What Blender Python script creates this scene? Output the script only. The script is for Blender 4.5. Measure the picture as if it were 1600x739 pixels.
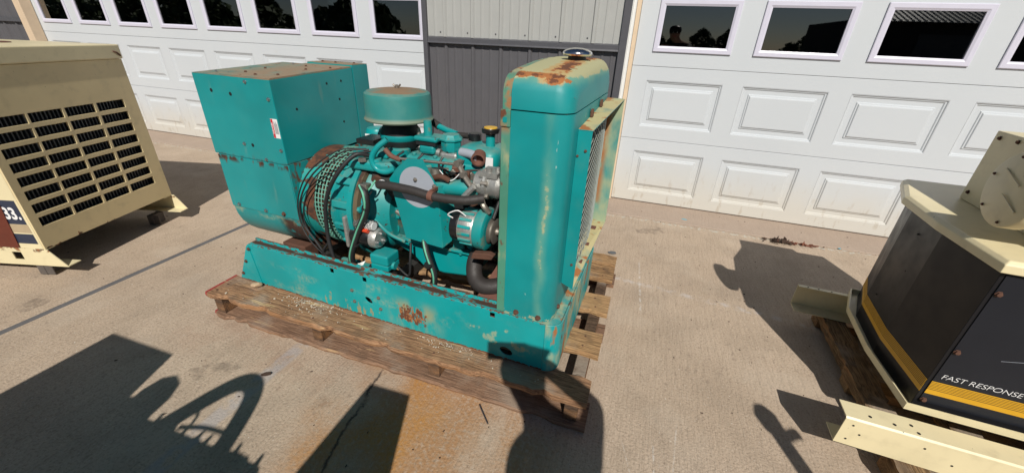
import bpy, bmesh, math, random
import numpy as np
from mathutils import Vector, Matrix
R = math.radians
random.seed(7)
SC = bpy.context.scene
for o in list(bpy.data.objects):
    bpy.data.objects.remove(o)
COL = SC.collection

# ------------------------------------------------------------------ camera, sky, sun, exposure
def cam_matrix(yaw, pitch, roll, loc):
    return Matrix.Translation(loc) @ Matrix.Rotation(yaw, 4, 'Z') @ Matrix.Rotation(pitch, 4, 'X') @ Matrix.Rotation(roll, 4, 'Z')
CAM_LOC = (0.0312, -3.8690, 1.4065)
cam = bpy.data.cameras.new('camera')
cam.sensor_width = 36.0
cam.lens = 13.855
cam.clip_start = 0.01
cam.clip_end = 1000
camo = bpy.data.objects.new('camera', cam)
COL.objects.link(camo)
camo.matrix_world = cam_matrix(R(17.2035), R(63.2387), R(2.4831), CAM_LOC)
SC.camera = camo

SUN_TO = Vector((0.2537, -0.6990, 0.6686)).normalized()
w = bpy.data.worlds.new('World')
SC.world = w
w.use_nodes = True
nt = w.node_tree
sky = nt.nodes.new('ShaderNodeTexSky')
sky.sky_type = 'NISHITA'
sky.sun_disc = False
sky.air_density = 0.75
sky.dust_density = 0.25
sky.ozone_density = 1.6
sky.sun_elevation = R(42)
sky.sun_rotation = R(160)
nt.nodes['Background'].inputs['Strength'].default_value = 0.05
nt.links.new(sky.outputs[0], nt.nodes['Background'].inputs['Color'])
sl = bpy.data.lights.new('sun', 'SUN')
sl.energy = 4.9
sl.angle = R(0.5)
sl.color = (1.0, 0.95, 0.87)
so = bpy.data.objects.new('sun', sl)
COL.objects.link(so)
so.rotation_euler = (-SUN_TO).to_track_quat('-Z', 'Y').to_euler()
so.location = (2, -8, 8)
SC.view_settings.view_transform = 'Standard'
SC.view_settings.look = 'None'
SC.view_settings.exposure = -0.08
SC.view_settings.gamma = 1.0
SC.view_settings.use_curve_mapping = False
SC.render.engine = 'CYCLES'
SC.render.resolution_x = 1024
SC.render.resolution_y = 472

# ------------------------------------------------------------------ node helpers
class NT:
    def __init__(s, name):
        s.m = bpy.data.materials.new(name)
        s.m.use_nodes = True
        s.t = s.m.node_tree
        s.b = s.t.nodes['Principled BSDF']
        s._c = {}
    def node(s, k):
        return s.t.nodes.new(k)
    def link(s, a, b):
        s.t.links.new(a, b)
    def setv(s, sock, v):
        if isinstance(v, bpy.types.NodeSocket):
            s.link(v, sock)
        elif isinstance(v, (tuple, list)):
            sock.default_value = (*v, 1) if len(v) == 3 and len(sock.default_value) == 4 else v
        else:
            sock.default_value = v
    def coord(s, kind='Object'):
        if kind not in s._c:
            n = s.node('ShaderNodeTexCoord')
            s._c[kind] = n.outputs[kind]
        return s._c[kind]
    def world(s):
        g = s.node('ShaderNodeNewGeometry')
        s._c['Object'] = g.outputs['Position']
        return s
    def xyz(s, kind='Object'):
        k = 'xyz' + kind
        if k not in s._c:
            n = s.node('ShaderNodeSeparateXYZ')
            s.link(s.coord(kind), n.inputs[0])
            s._c[k] = n.outputs
        return s._c[k]
    def upn(s):
        if 'up' not in s._c:
            g = s.node('ShaderNodeNewGeometry')
            n = s.node('ShaderNodeSeparateXYZ')
            s.link(g.outputs['Normal'], n.inputs[0])
            s._c['up'] = n.outputs[2]
        return s._c['up']
    def math(s, op, a, b=0.0, clamp=False):
        n = s.node('ShaderNodeMath')
        n.operation = op
        n.use_clamp = clamp
        s.setv(n.inputs[0], a)
        s.setv(n.inputs[1], b)
        return n.outputs[0]
    def mul(s, *a):
        r = a[0]
        for x in a[1:]:
            r = s.math('MULTIPLY', r, x)
        return r
    def ss(s, v, a, b, c=0.0, d=1.0):
        n = s.node('ShaderNodeMapRange')
        n.interpolation_type = 'SMOOTHSTEP'
        s.setv(n.inputs[0], v)
        for i, x in enumerate((a, b, c, d)):
            n.inputs[i + 1].default_value = x
        if a > b:
            n.inputs[1].default_value, n.inputs[2].default_value = b, a
            n.inputs[3].default_value, n.inputs[4].default_value = d, c
        return n.outputs[0]
    def band(s, ax, a, b, soft):
        v = s.xyz()[ax] if isinstance(ax, int) else ax
        return s.mul(s.ss(v, a - soft, a + soft), s.ss(v, b + soft, b - soft))
    def noise(s, scale, detail=4, rough=0.55, stretch=(1, 1, 1), off=(0, 0, 0), kind='Object', dist=0.0):
        mp = s.node('ShaderNodeMapping')
        s.link(s.coord(kind), mp.inputs[0])
        mp.inputs['Scale'].default_value = stretch
        mp.inputs['Location'].default_value = off
        n = s.node('ShaderNodeTexNoise')
        s.link(mp.outputs[0], n.inputs['Vector'])
        n.inputs['Scale'].default_value = scale
        n.inputs['Detail'].default_value = detail
        n.inputs['Roughness'].default_value = rough
        n.inputs['Distortion'].default_value = dist
        return n.outputs['Fac']
    def nm(s, scale, lo, hi, **k):
        return s.ss(s.noise(scale, **k), lo, hi)
    def chip(s, mask, scale=60, k=0.5, stretch=(1, 1, 1), w=0.05):
        # breaks a soft mask up into sharp flakes
        v = s.math('ADD', s.noise(scale, 6, 0.65, stretch=stretch, off=(1.7, 0.3, 2.1)), s.math('MULTIPLY', mask, k))
        return s.ss(v, 0.80, 0.80 + w)
    def mix(s, f, a, b):
        n = s.node('ShaderNodeMix')
        n.data_type = 'RGBA'
        s.setv(n.inputs[0], f)
        s.setv(n.inputs[6], a)
        s.setv(n.inputs[7], b)
        return n.outputs[2]
    def mixf(s, f, a, b):
        n = s.node('ShaderNodeMix')
        s.setv(n.inputs[0], f)
        s.setv(n.inputs[2], a)
        s.setv(n.inputs[3], b)
        return n.outputs[0]
    def bump(s, h, strength=0.3, dist=0.01):
        n = s.node('ShaderNodeBump')
        n.inputs['Strength'].default_value = strength
        n.inputs['Distance'].default_value = dist
        s.link(h, n.inputs['Height'])
        s.link(n.outputs[0], s.b.inputs['Normal'])
    def done(s, col, rough=0.5, metal=0.0, spec=None):
        s.setv(s.b.inputs['Base Color'], col)
        s.setv(s.b.inputs['Roughness'], rough)
        s.setv(s.b.inputs['Metallic'], metal)
        if spec is not None:
            s.b.inputs['Specular IOR Level'].default_value = spec
        return s.m

MAT = {}
RUST = (0.13, 0.048, 0.022)
RUSTD = (0.055, 0.026, 0.016)
ORANGE = (0.34, 0.13, 0.04)
CREAM = (0.42, 0.40, 0.22)

def simple(name, col, rough=0.5, metal=0.0, var=0.15, scale=30, bump=0.0, spec=None):
    n = NT(name)
    f = n.noise(scale, 5)
    c = n.mix(f, tuple(x * (1 - var) for x in col), tuple(min(1, x * (1 + var)) for x in col))
    r = n.ss(n.noise(scale * 2.3, 3), 0.2, 0.8, max(0, rough - 0.08), min(1, rough + 0.1))
    if bump:
        n.bump(n.noise(scale * 4, 4), bump, 0.004)
    MAT[name] = n.done(c, r, metal, spec)
    return MAT[name]

TEAL = (0.002, 0.250, 0.258)
TEALB = (0.003, 0.325, 0.335)

def teal(name, base=TEAL, layers=None, dirt=0.25, rough=0.38, spots=0.0):
    n = NT(name)
    v = n.noise(3.0, 3)
    c = n.mix(n.ss(v, 0.3, 0.7), tuple(x * 0.86 for x in base), tuple(x * 1.1 for x in base))
    # chalky oxidised paint
    c = n.mix(n.math('MULTIPLY', n.nm(9, 0.45, 0.8, detail=6), dirt), c, (0.10, 0.27, 0.22))
    # dust lying on upward faces
    c = n.mix(n.mul(n.ss(n.upn(), 0.4, 0.95), n.nm(14, 0.3, 0.75, detail=6), dirt * 1.6), c, (0.25, 0.23, 0.16))
    rr = rough
    if spots:
        m = n.nm(55, 0.70 - spots, 0.74 - spots * 0.8, detail=3)
        c = n.mix(m, c, RUST)
    if layers:
        for col, mf, ro in layers:
            mk = mf(n)
            c = n.mix(mk, c, col)
            if ro is not None:
                rr = n.mixf(mk, rr, ro)
    n.bump(n.noise(140, 3), 0.06, 0.002)
    MAT[name] = n.done(c, rr)
    return MAT[name]

teal('teal_box', TEAL, dirt=0.12, rough=0.33, layers=[
    (RUSTD, lambda n: n.mul(n.band(2, 0.80, 0.832, 0.012), n.nm(22, 0.44, 0.56, detail=5, stretch=(1, 1, 0.6))), 0.8),
    (RUST, lambda n: n.mul(n.band(2, 0.76, 0.83, 0.03), n.nm(30, 0.60, 0.68, detail=5, stretch=(1, 1, 0.3))), 0.8),
    ((0.20, 0.30, 0.24), lambda n: n.mul(n.nm(6, 0.62, 0.75, detail=6, stretch=(2, 2, 0.5)), 0.35), 0.6)])
teal('teal_box_top', (0.10, 0.20, 0.17), dirt=0.9, rough=0.7, layers=[
    ((0.27, 0.20, 0.13), lambda n: n.mul(n.ss(n.xyz()[0], -1.80, -1.60), n.nm(8, 0.28, 0.5, detail=6)), 0.8),
    ((0.30, 0.135, 0.07), lambda n: n.mul(n.nm(13, 0.52, 0.7, detail=6), n.ss(n.xyz()[1], 0.3, 0.65)), 0.85),
    (RUST, lambda n: n.nm(34, 0.64, 0.70, detail=5), 0.9)])
teal('teal_housing', TEAL, dirt=0.25, rough=0.4, layers=[
    (RUSTD, lambda n: n.mul(n.ss(n.xyz()[0], -1.58, -1.50), n.ss(n.xyz()[2], 0.545, 0.52), n.nm(14, 0.36, 0.46, detail=5)), 0.85),
    (RUST, lambda n: n.mul(n.ss(n.xyz()[0], -1.46, -1.41), n.nm(26, 0.5, 0.6, detail=5, stretch=(1, 1, 0.5))), 0.85),
    (CREAM, lambda n: n.mul(n.band(2, 0.50, 0.56, 0.02), n.nm(18, 0.45, 0.7, detail=5), 0.5), 0.7)])
teal('teal_engine', (0.004, 0.28, 0.28), dirt=0.35, rough=0.45, layers=[
    ((0.16, 0.20, 0.13), lambda n: n.nm(20, 0.58, 0.74, detail=7), 0.8),
    (RUSTD, lambda n: n.nm(38, 0.65, 0.70, detail=6), 0.85),
    ((0.03, 0.035, 0.028), lambda n: n.mul(n.nm(8, 0.64, 0.76, detail=5), 0.6), 0.6)])
teal('rusty_flange', (0.05, 0.14, 0.11), dirt=0.4, rough=0.6, layers=[(RUSTD, lambda n: n.nm(9, 0.38, 0.5, detail=6), 0.85), ((0.12, 0.09, 0.05), lambda n: n.nm(14, 0.5, 0.6, detail=6), 0.85)])
teal('shaded_grimy_block', (0.006, 0.11, 0.105), dirt=0.4, rough=0.6, layers=[((0.02, 0.022, 0.018), lambda n: n.nm(6, 0.40, 0.62, detail=7), 0.7), ((0.10, 0.09, 0.05), lambda n: n.mul(n.nm(18, 0.52, 0.66, detail=7), 0.7), 0.85)])  # teal darkened to put the shade around the sheet guard into colour, plus grime
teal('teal_clean', (0.003, 0.27, 0.275), dirt=0.12, rough=0.35)
teal('teal_skid', TEALB, dirt=0.15, rough=0.38, layers=[
    (CREAM, lambda n: n.mul(n.nm(5, 0.52, 0.7, detail=7, stretch=(0.8, 1, 1.8)), n.band(2, 0.15, 0.36, 0.03), n.nm(60, 0.35, 0.65), 0.45), 0.7),
    ((0.40, 0.33, 0.14), lambda n: n.mul(n.band(0, -0.82, -0.58, 0.07), n.band(2, 0.17, 0.31, 0.04), n.nm(14, 0.40, 0.62, detail=6, stretch=(1, 1, 0.45)), 0.75), 0.8),
    (ORANGE, lambda n: n.chip(n.mul(n.band(0, -0.80, -0.62, 0.05), n.band(2, 0.19, 0.30, 0.035)), 85, 0.36, (1, 1, 0.5)), 0.85),
    (RUST, lambda n: n.chip(n.mul(n.band(0, -0.79, -0.62, 0.05), n.band(2, 0.18, 0.30, 0.035)), 75, 0.35, (1, 1, 0.5)), 0.9),
    ((0.34, 0.25, 0.10), lambda n: n.mul(n.chip(n.mul(n.band(0, -1.30, -0.86, 0.12), n.ss(n.xyz()[2], 0.30, 0.18)), 40, 0.30, (1, 1, 0.35)), 0.8), 0.8),
    ((0.40, 0.40, 0.22), lambda n: n.mul(n.chip(n.mul(n.band(0, -0.45, -0.10, 0.10), n.band(2, 0.2, 0.33, 0.05)), 16, 0.27, (1, 1, 1), 0.1), 0.6), 0.8),
    (RUST, lambda n: n.chip(n.ss(n.xyz()[2], 0.172, 0.157), 60, 0.42), 0.9),
    (RUST, lambda n: n.chip(n.ss(n.xyz()[2], 0.375, 0.397), 80, 0.30, (0.5, 1, 1)), 0.9),
    (RUSTD, lambda n: n.mul(n.ss(n.upn(), 0.5, 0.9), n.ss(n.xyz()[1], 0.012, 0.022), n.nm(16, 0.32, 0.46, detail=6, stretch=(0.4, 1, 1))), 0.9)])
teal('teal_skid_end', TEALB, dirt=0.3, rough=0.42, layers=[
    (CREAM, lambda n: n.mul(n.nm(9, 0.46, 0.62, detail=7, stretch=(1, 1, 0.5)), 0.75), 0.7),
    (ORANGE, lambda n: n.nm(13, 0.55, 0.64, detail=7, stretch=(1.5, 1.0, 0.45)), 0.85),
    (RUST, lambda n: n.nm(17, 0.61, 0.68, detail=7, stretch=(1.5, 1, 0.4)), 0.9)])
teal('teal_shell', TEAL, dirt=0.10, rough=0.48, layers=[
    ((0.16, 0.36, 0.26), lambda n: n.mul(n.band(n.math('ADD', n.xyz()[0], n.math('MULTIPLY', n.math('SUBTRACT', n.noise(9, 5, stretch=(1, 1, 0.7)), 0.5), 0.05)), -0.128, -0.106, 0.020), n.ss(n.xyz()[1], 0.03, 0.012), n.nm(5, 0.30, 0.6, detail=5, stretch=(1, 1, 0.5)), 0.8), 0.7),
    ((0.44, 0.42, 0.23), lambda n: n.mul(n.chip(n.mul(n.band(n.math('ADD', n.xyz()[0], n.math('MULTIPLY', n.math('SUBTRACT', n.noise(9, 5, stretch=(1, 1, 0.7)), 0.5), 0.05)), -0.124, -0.110, 0.014), n.ss(n.xyz()[1], 0.03, 0.012), n.nm(5, 0.36, 0.62, detail=5, stretch=(1, 1, 0.5))), 70, 0.60, w=0.25), 0.8), 0.7),
    ((0.45, 0.55, 0.48), lambda n: n.mul(n.nm(26, 0.70, 0.73, detail=4, stretch=(1, 1, 0.35)), 0.6), 0.6),
    (RUST, lambda n: n.chip(n.ss(n.xyz()[2], 0.415, 0.398), 70, 0.28), 0.8),
    (CREAM, lambda n: n.mul(n.chip(n.ss(n.xyz()[2], 0.45, 0.40), 50, 0.30), 0.7), 0.7)])
teal('teal_tank_top', TEAL, dirt=0.12, rough=0.50, layers=[
    ((0.16, 0.33, 0.24), lambda n: n.mul(n.ss(n.math('ADD', n.xyz()[2], n.math('MULTIPLY', n.noise(9, 6), 0.05)), 1.296, 1.335), 0.85), 0.6),
    ((0.42, 0.40, 0.22), lambda n: n.mul(n.chip(n.ss(n.math('ADD', n.xyz()[2], n.math('MULTIPLY', n.noise(8, 5), 0.05)), 1.304, 1.340), 40, 0.75, w=0.25), 0.95), 0.65),
    ((0.46, 0.30, 0.12), lambda n: n.mul(n.chip(n.mul(n.band(0, -0.19, -0.085, 0.03), n.ss(n.upn(), 0.3, 0.7)), 18, 0.48, w=0.2), 0.9), 0.8),
    (ORANGE, lambda n: n.chip(n.mul(n.band(0, -0.165, -0.095, 0.025), n.ss(n.upn(), 0.3, 0.75), n.nm(6, 0.30, 0.52)), 34, 0.50, w=0.08), 0.85),
    (RUST, lambda n: n.chip(n.mul(n.band(0, -0.158, -0.098, 0.025), n.ss(n.upn(), 0.35, 0.8), n.nm(6, 0.32, 0.55)), 46, 0.44, w=0.06), 0.85),
    (ORANGE, lambda n: n.chip(n.mul(n.band(1, 0.025, 0.075, 0.02), n.ss(n.upn(), 0.3, 0.7)), 26, 0.40), 0.85),
    (RUST, lambda n: n.chip(n.mul(n.band(1, 0.03, 0.07, 0.02), n.ss(n.upn(), 0.3, 0.7)), 40, 0.33), 0.85)])
teal('teal_strip', (0.07, 0.25, 0.17), dirt=0.5, rough=0.5, layers=[
    (CREAM, lambda n: n.nm(9, 0.5, 0.68, detail=6, stretch=(1, 1, 0.4)), 0.7),
    (ORANGE, lambda n: n.mul(n.ss(n.xyz()[2], 1.11, 1.15), n.nm(18, 0.50, 0.62, detail=6), 0.8), 0.85),
    (RUST, lambda n: n.nm(30, 0.58, 0.66, detail=6, stretch=(1, 1, 0.4)), 0.85)])
teal('teal_guard', TEAL, dirt=0.25, rough=0.4, layers=[
    ((0.48, 0.42, 0.22), lambda n: n.mul(n.ss(n.upn(), 0.5, 0.9), n.nm(9, 0.2, 0.5, detail=5)), 0.7),
    ((0.36, 0.40, 0.24), lambda n: n.mul(n.ss(n.xyz()[1], 0.68, 0.71), n.nm(8, 0.32, 0.6, detail=6, stretch=(1, 1, 0.5)), 0.9), 0.7),
    (ORANGE, lambda n: n.mul(n.ss(n.xyz()[1], 0.68, 0.71), n.ss(n.xyz()[0], -0.01, -0.045), n.nm(9, 0.44, 0.6, detail=6, stretch=(1, 1, 0.4))), 0.85),
    (ORANGE, lambda n: n.mul(n.ss(n.upn(), 0.3, 0.7), n.nm(16, 0.56, 0.64, detail=5)), 0.85)])
teal('teal_air', (0.025, 0.22, 0.205), dirt=0.4, rough=0.5, layers=[
    ((0.13, 0.21, 0.17), lambda n: n.mul(n.nm(4, 0.45, 0.72, detail=7, stretch=(1, 1, 2)), 0.7), 0.6),
    ((0.24, 0.16, 0.095), lambda n: n.mul(n.ss(n.upn(), 0.75, 0.97), n.nm(6, 0.32, 0.55, detail=5)), 0.8),
    ((0.25, 0.24, 0.16), lambda n: n.mul(n.ss(n.xyz()[2], 1.072, 1.056), 0.7), 0.7)])
teal('teal_ring', (0.008, 0.30, 0.28), dirt=0.2, rough=0.45, layers=[
    (RUSTD, lambda n: n.nm(7, 0.44, 0.475, detail=7, off=(0.3, 0.4, 0.1)), 0.85),
    (RUST, lambda n: n.mul(n.nm(7, 0.46, 0.49, detail=7, off=(0.3, 0.4, 0.1)), n.nm(30, 0.4, 0.6)), 0.85)])

simple('rust_brown', (0.10, 0.045, 0.028), 0.85, 0, 0.45, 25, 0.3)
simple('rust_plate', (0.15, 0.065, 0.045), 0.8, 0, 0.4, 16, 0.25)
simple('black_rubber', (0.018, 0.018, 0.019), 0.55, 0, 0.3, 40, 0.1)
simple('hose_rubber', (0.032, 0.027, 0.025), 0.6, 0, 0.35, 50, 0.2)
simple('black_iron', (0.012, 0.013, 0.014), 0.6, 0, 0.4, 30, 0.2)
simple('black_plastic', (0.012, 0.012, 0.013), 0.3, 0, 0.2, 20)
simple('engine_dark', (0.022, 0.022, 0.02), 0.75, 0, 0.5, 25, 0.3)
simple('aluminium', (0.42, 0.42, 0.40), 0.45, 0.65, 0.3, 60, 0.25)
simple('steel', (0.5, 0.5, 0.5), 0.3, 1.0, 0.15, 60)
simple('dull_steel', (0.33, 0.30, 0.26), 0.5, 0.8, 0.3, 60, 0.1)
simple('chrome', (0.75, 0.74, 0.72), 0.12, 1.0, 0.08, 40)
simple('primer_grey', (0.34, 0.37, 0.42), 0.55, 0, 0.08, 20)
simple('decal_white', (0.78, 0.78, 0.78), 0.4, 0, 0.04, 20)
simple('decal_red', (0.55, 0.03, 0.04), 0.4, 0, 0.06, 20)
simple('yellow_plastic', (0.62, 0.37, 0.03), 0.4, 0, 0.12, 60)
simple('green_stripe', (0.12, 0.42, 0.28), 0.5, 0, 0.15, 30)
simple('red_plastic', (0.6, 0.06, 0.02), 0.4, 0, 0.1, 40)
simple('hole_dark', (0.006, 0.006, 0.006), 0.9, 0, 0.2, 20)
simple('mesh_wire', (0.38, 0.42, 0.38), 0.5, 0.3, 0.25, 30)
simple('greenish_wire', (0.12, 0.32, 0.25), 0.55, 0, 0.3, 40)
simple('white_cloth', (0.75, 0.74, 0.7), 0.8, 0, 0.1, 30)

# tan machine paint
def tan(name, base, rough=0.42, chips=None):
    n = NT(name)
    c = n.mix(n.ss(n.noise(2.5, 4), 0.3, 0.7), tuple(x * 0.93 for x in base), tuple(x * 1.05 for x in base))
    c = n.mix(n.mul(n.nm(16, 0.5, 0.8, detail=7), 0.25), c, (0.30, 0.25, 0.15))
    c = n.mix(n.nm(70, 0.74, 0.77, detail=3), c, (0.06, 0.05, 0.04))
    r = rough
    if chips:
        m = chips(n)
        c = n.mix(m, c, (0.09, 0.05, 0.03))
        c = n.mix(n.mul(m, n.nm(50, 0.5, 0.6)), c, ORANGE)
        r = n.mixf(m, rough, 0.9)
    n.bump(n.noise(180, 3), 0.05, 0.002)
    MAT[name] = n.done(c, r)
tan('tan_paint', (0.54, 0.44, 0.23))
tan('tan_face', (0.74, 0.61, 0.35), 0.45, lambda n: n.mul(n.ss(n.math('ADD', n.xyz()[2], n.math('MULTIPLY', n.noise(13, 6), 0.16)), 0.268, 0.262), 1.0))
tan('cream_paint', (0.74, 0.65, 0.41), 0.36)
tan('cream_chipped', (0.74, 0.65, 0.41), 0.4, lambda n: n.mul(n.ss(n.xyz()[2], 0.165, 0.185), n.nm(24, 0.5, 0.56, detail=6)))
simple('charcoal_paint', (0.011, 0.011, 0.013), 0.42, 0, 0.10, 5, 0.0, 0.25)
simple('charcoal_panel', (0.013, 0.015, 0.021), 0.40, 0, 0.2, 5, 0.0, 0.3)
simple('stripe_yellow', (0.62, 0.33, 0.012), 0.4, 0, 0.1, 30)
simple('navy_stripe', (0.022, 0.032, 0.062), 0.4, 0, 0.2, 30)
simple('maroon_panel', (0.115, 0.022, 0.012), 0.4, 0, 0.35, 12)
simple('beige_stripe', (0.42, 0.33, 0.21), 0.5, 0, 0.12, 30)
simple('grey_scrap0', (0.10, 0.085, 0.075), 0.7, 0, 0.3, 20)
simple('fin_metal', (0.075, 0.082, 0.09), 0.45, 0.4, 0.3, 40)

def wood(name, light, dark, sx=1.2, red=False, pale=0.0):
    n = NT(name)
    oi = n.node('ShaderNodeObjectInfo')
    f = n.noise(7, 7, 0.68, stretch=(sx * 0.6, 15, 15), dist=0.8)
    c = n.mix(n.ss(f, 0.34, 0.66), dark, light)
    c = n.mix(n.mul(n.nm(60, 0.48, 0.60, detail=5, stretch=(0.12, 3, 3)), 0.75), c, tuple(x * 0.35 for x in dark))
    c = n.mix(n.mul(n.nm(5, 0.46, 0.68, detail=6), n.ss(n.upn(), 0.3, 0.8), 0.85), c, (0.33, 0.275, 0.22))
    c = n.mix(n.mul(n.ss(n.upn(), 0.45, 0.2), n.nm(10, 0.42, 0.6, detail=7, stretch=(0.4, 2, 2)), 0.6), c, (0.40, 0.20, 0.085))
    c = n.mix(n.mul(n.nm(9, 0.55, 0.68, detail=7), 0.55), c, (0.10, 0.065, 0.042))
    c = n.mix(n.ss(oi.outputs['Random'], 0, 1, 0.0, 0.25), c, tuple(min(1, x * 1.4) for x in light))
    if pale:
        c = n.mix(n.mul(n.nm(9, 0.64, 0.70, detail=6, stretch=(0.4, 2.4, 2.4), off=(2.2, 0, 0)), pale), c, (0.66, 0.47, 0.24))
    if red:
        c = n.mix(n.mul(n.ss(n.xyz()[0], 0.022, 0.004), n.nm(18, 0.3, 0.45)), c, (0.33, 0.03, 0.035))
    n.bump(n.noise(12, 7, 0.68, stretch=(sx * 0.6, 16, 16)), 0.85, 0.008)
    MAT[name] = n.done(c, 0.85, spec=0.2)
wood('pallet_wood', (0.42, 0.245, 0.135), (0.19, 0.098, 0.055), red=True, pale=0.5)
wood('bottom_wood', (0.30, 0.185, 0.12), (0.15, 0.085, 0.054), red=True, pale=0.35)
wood('pallet_wood_far', (0.44, 0.28, 0.14), (0.26, 0.14, 0.065))
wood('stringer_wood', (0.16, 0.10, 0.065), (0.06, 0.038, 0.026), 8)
wood('post_wood', (0.32, 0.21, 0.11), (0.12, 0.07, 0.035))

def concrete():
    n = NT('concrete').world()
    x, y, z = n.xyz()
    c = n.mix(n.ss(n.noise(1.3, 6), 0.3, 0.7), (0.445, 0.347, 0.257), (0.505, 0.402, 0.305))
    c = n.mix(n.mul(n.nm(4.5, 0.42, 0.72, detail=6), 0.5), c, (0.34, 0.268, 0.20))
    # broom finish
    br = n.noise(75, 4, 0.6, stretch=(1.0, 0.07, 1))
    br2 = n.noise(160, 3, 0.6, stretch=(1.0, 0.10, 1))
    c = n.mix(n.mul(n.ss(br, 0.35, 0.7), 0.26), c, (0.27, 0.21, 0.155))
    c = n.mix(n.mul(n.ss(br2, 0.55, 0.75), 0.35), c, (0.5, 0.43, 0.35))
    # pores and pale specks
    c = n.mix(n.mul(n.nm(110, 0.50, 0.66, detail=5), 0.6), c, (0.25, 0.19, 0.14))
    c = n.mix(n.mul(n.nm(42, 0.60, 0.66, detail=6, stretch=(1, 0.6, 1)), 0.32), c, (0.17, 0.13, 0.10))
    c = n.mix(n.mul(n.nm(120, 0.60, 0.70, detail=4), 0.5), c, (0.62, 0.54, 0.44))
    c = n.mix(n.nm(75, 0.71, 0.74, detail=2), c, (0.62, 0.56, 0.48))
    c = n.mix(n.mul(n.nm(2.6, 0.52, 0.68, detail=6, off=(7, 2, 0)), 0.28), c, (0.52, 0.44, 0.35))
    # dark traffic stains
    c = n.mix(n.mul(n.nm(1.7, 0.5, 0.75, detail=7, off=(3, 1, 0)), 0.22), c, (0.17, 0.14, 0.115))
    c = n.mix(n.mul(n.nm(2.2, 0.66, 0.70, detail=7, off=(5.5, 1.3, 0)), n.nm(30, 0.3, 0.6), 0.5), c, (0.12, 0.095, 0.075))
    # the sill strip by the doors is smoother and pinker
    c = n.mix(n.mul(n.ss(y, -0.42, -0.39), 0.75), c, n.mix(n.noise(6, 6), (0.33, 0.255, 0.205), (0.41, 0.325, 0.265)))
    # rust washed out of the skid, lying on the slab in front of the pallet
    wob = n.math('MULTIPLY', n.math('SUBTRACT', n.noise(3.0, 5), 0.5), 0.8)
    rx = n.math('ADD', x, wob)
    m1 = n.mul(n.band(rx, -0.95, -0.12, 0.20), n.ss(y, -2.45, -2.72), n.ss(y, -4.6, -3.9))
    c = n.mix(n.mul(m1, n.nm(2.4, 0.25, 0.55, detail=6, stretch=(1.6, 0.6, 1)), n.nm(60, 0.2, 0.6, detail=5), 0.8), c, (0.36, 0.185, 0.075))
    m2 = n.mul(n.band(rx, -0.88, -0.55, 0.12), n.ss(y, -2.5, -2.72), n.ss(y, -3.6, -3.1))
    c = n.mix(n.mul(m2, n.nm(4, 0.32, 0.62, detail=6, stretch=(1.5, 0.8, 1)), n.nm(70, 0.25, 0.6, detail=5), 0.85), c, (0.42, 0.205, 0.055))
    m3 = n.mul(n.band(rx, -1.9, -1.0, 0.25), n.ss(y, -3.1, -2.8), n.ss(y, -2.4, -2.7))
    c = n.mix(n.mul(m3, n.nm(6, 0.42, 0.66, detail=6), 0.35), c, (0.30, 0.16, 0.10))
    # crack running out from under the pallet
    cx = n.math('ADD', x, n.math('MULTIPLY', n.math('SUBTRACT', n.noise(9, 8, 0.75), 0.5), 0.075))
    cl = n.math('ADD', cx, n.math('MULTIPLY', n.math('ADD', y, 2.738), 0.156))
    c = n.mix(n.mul(n.band(cl, -0.926, -0.917, 0.006), n.ss(y, -2.5, -2.7), n.nm(14, 0.28, 0.5)), c, (0.045, 0.035, 0.03))
    # old grey caulk line and chalk scuffs
    c = n.mix(n.mul(n.band(x, -1.42, -1.35, 0.012), n.ss(y, -2.3, -2.5), n.nm(14, 0.35, 0.55, detail=5), 0.55), c, (0.36, 0.35, 0.36))
    wl = n.math('ADD', y, n.math('MULTIPLY', x, 0.10))
    c = n.mix(n.mul(n.band(wl, -1.535, -1.495, 0.02), n.band(x, -0.05, 1.25, 0.05), n.nm(22, 0.42, 0.66, detail=6), 0.5), c, (0.54, 0.52, 0.52))
    c = n.mix(n.mul(n.band(n.math('ADD', x, n.math('MULTIPLY', y, 0.05)), 0.115, 0.125, 0.005), n.band(y, -1.85, -1.25, 0.08), n.nm(30, 0.42, 0.6, detail=6), 0.6), c, (0.62, 0.6, 0.57))
    for a, b, k, y0, y1 in ((0.29, 0.296, 0.02, -3.0, -2.72), (0.36, 0.364, -0.1, -2.95, -2.6), (0.19, 0.193, 0.3, -2.9, -2.75)):
        c = n.mix(n.mul(n.band(n.math('ADD', x, n.math('MULTIPLY', y, k)), a - k * 2.8, b - k * 2.8, 0.003), n.band(y, y0, y1, 0.03), n.nm(60, 0.42, 0.55), 0.6), c, (0.6, 0.57, 0.52))
    c = n.mix(n.mul(n.band(y, -0.47, -0.41, 0.02), n.nm(30, 0.52, 0.62, detail=5), 0.7), c, (0.5, 0.52, 0.47))
    h = n.math('ADD', n.math('MULTIPLY', br, 0.7), n.math('ADD', n.math('MULTIPLY', br2, 0.4), n.math('MULTIPLY', n.noise(95, 5), 0.6)))
    n.bump(h, 0.75, 0.008)
    MAT['concrete'] = n.done(c, 0.9, spec=0.25)
concrete()
simple('joint_filler', (0.115, 0.112, 0.115), 0.85, 0, 0.25, 14, 0.3)
simple('joint_dirt', (0.13, 0.10, 0.075), 0.95, 0, 0.5, 30, 0.5)
simple('far_ground', (0.10, 0.095, 0.055), 0.95, 0, 0.3, 2)

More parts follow.
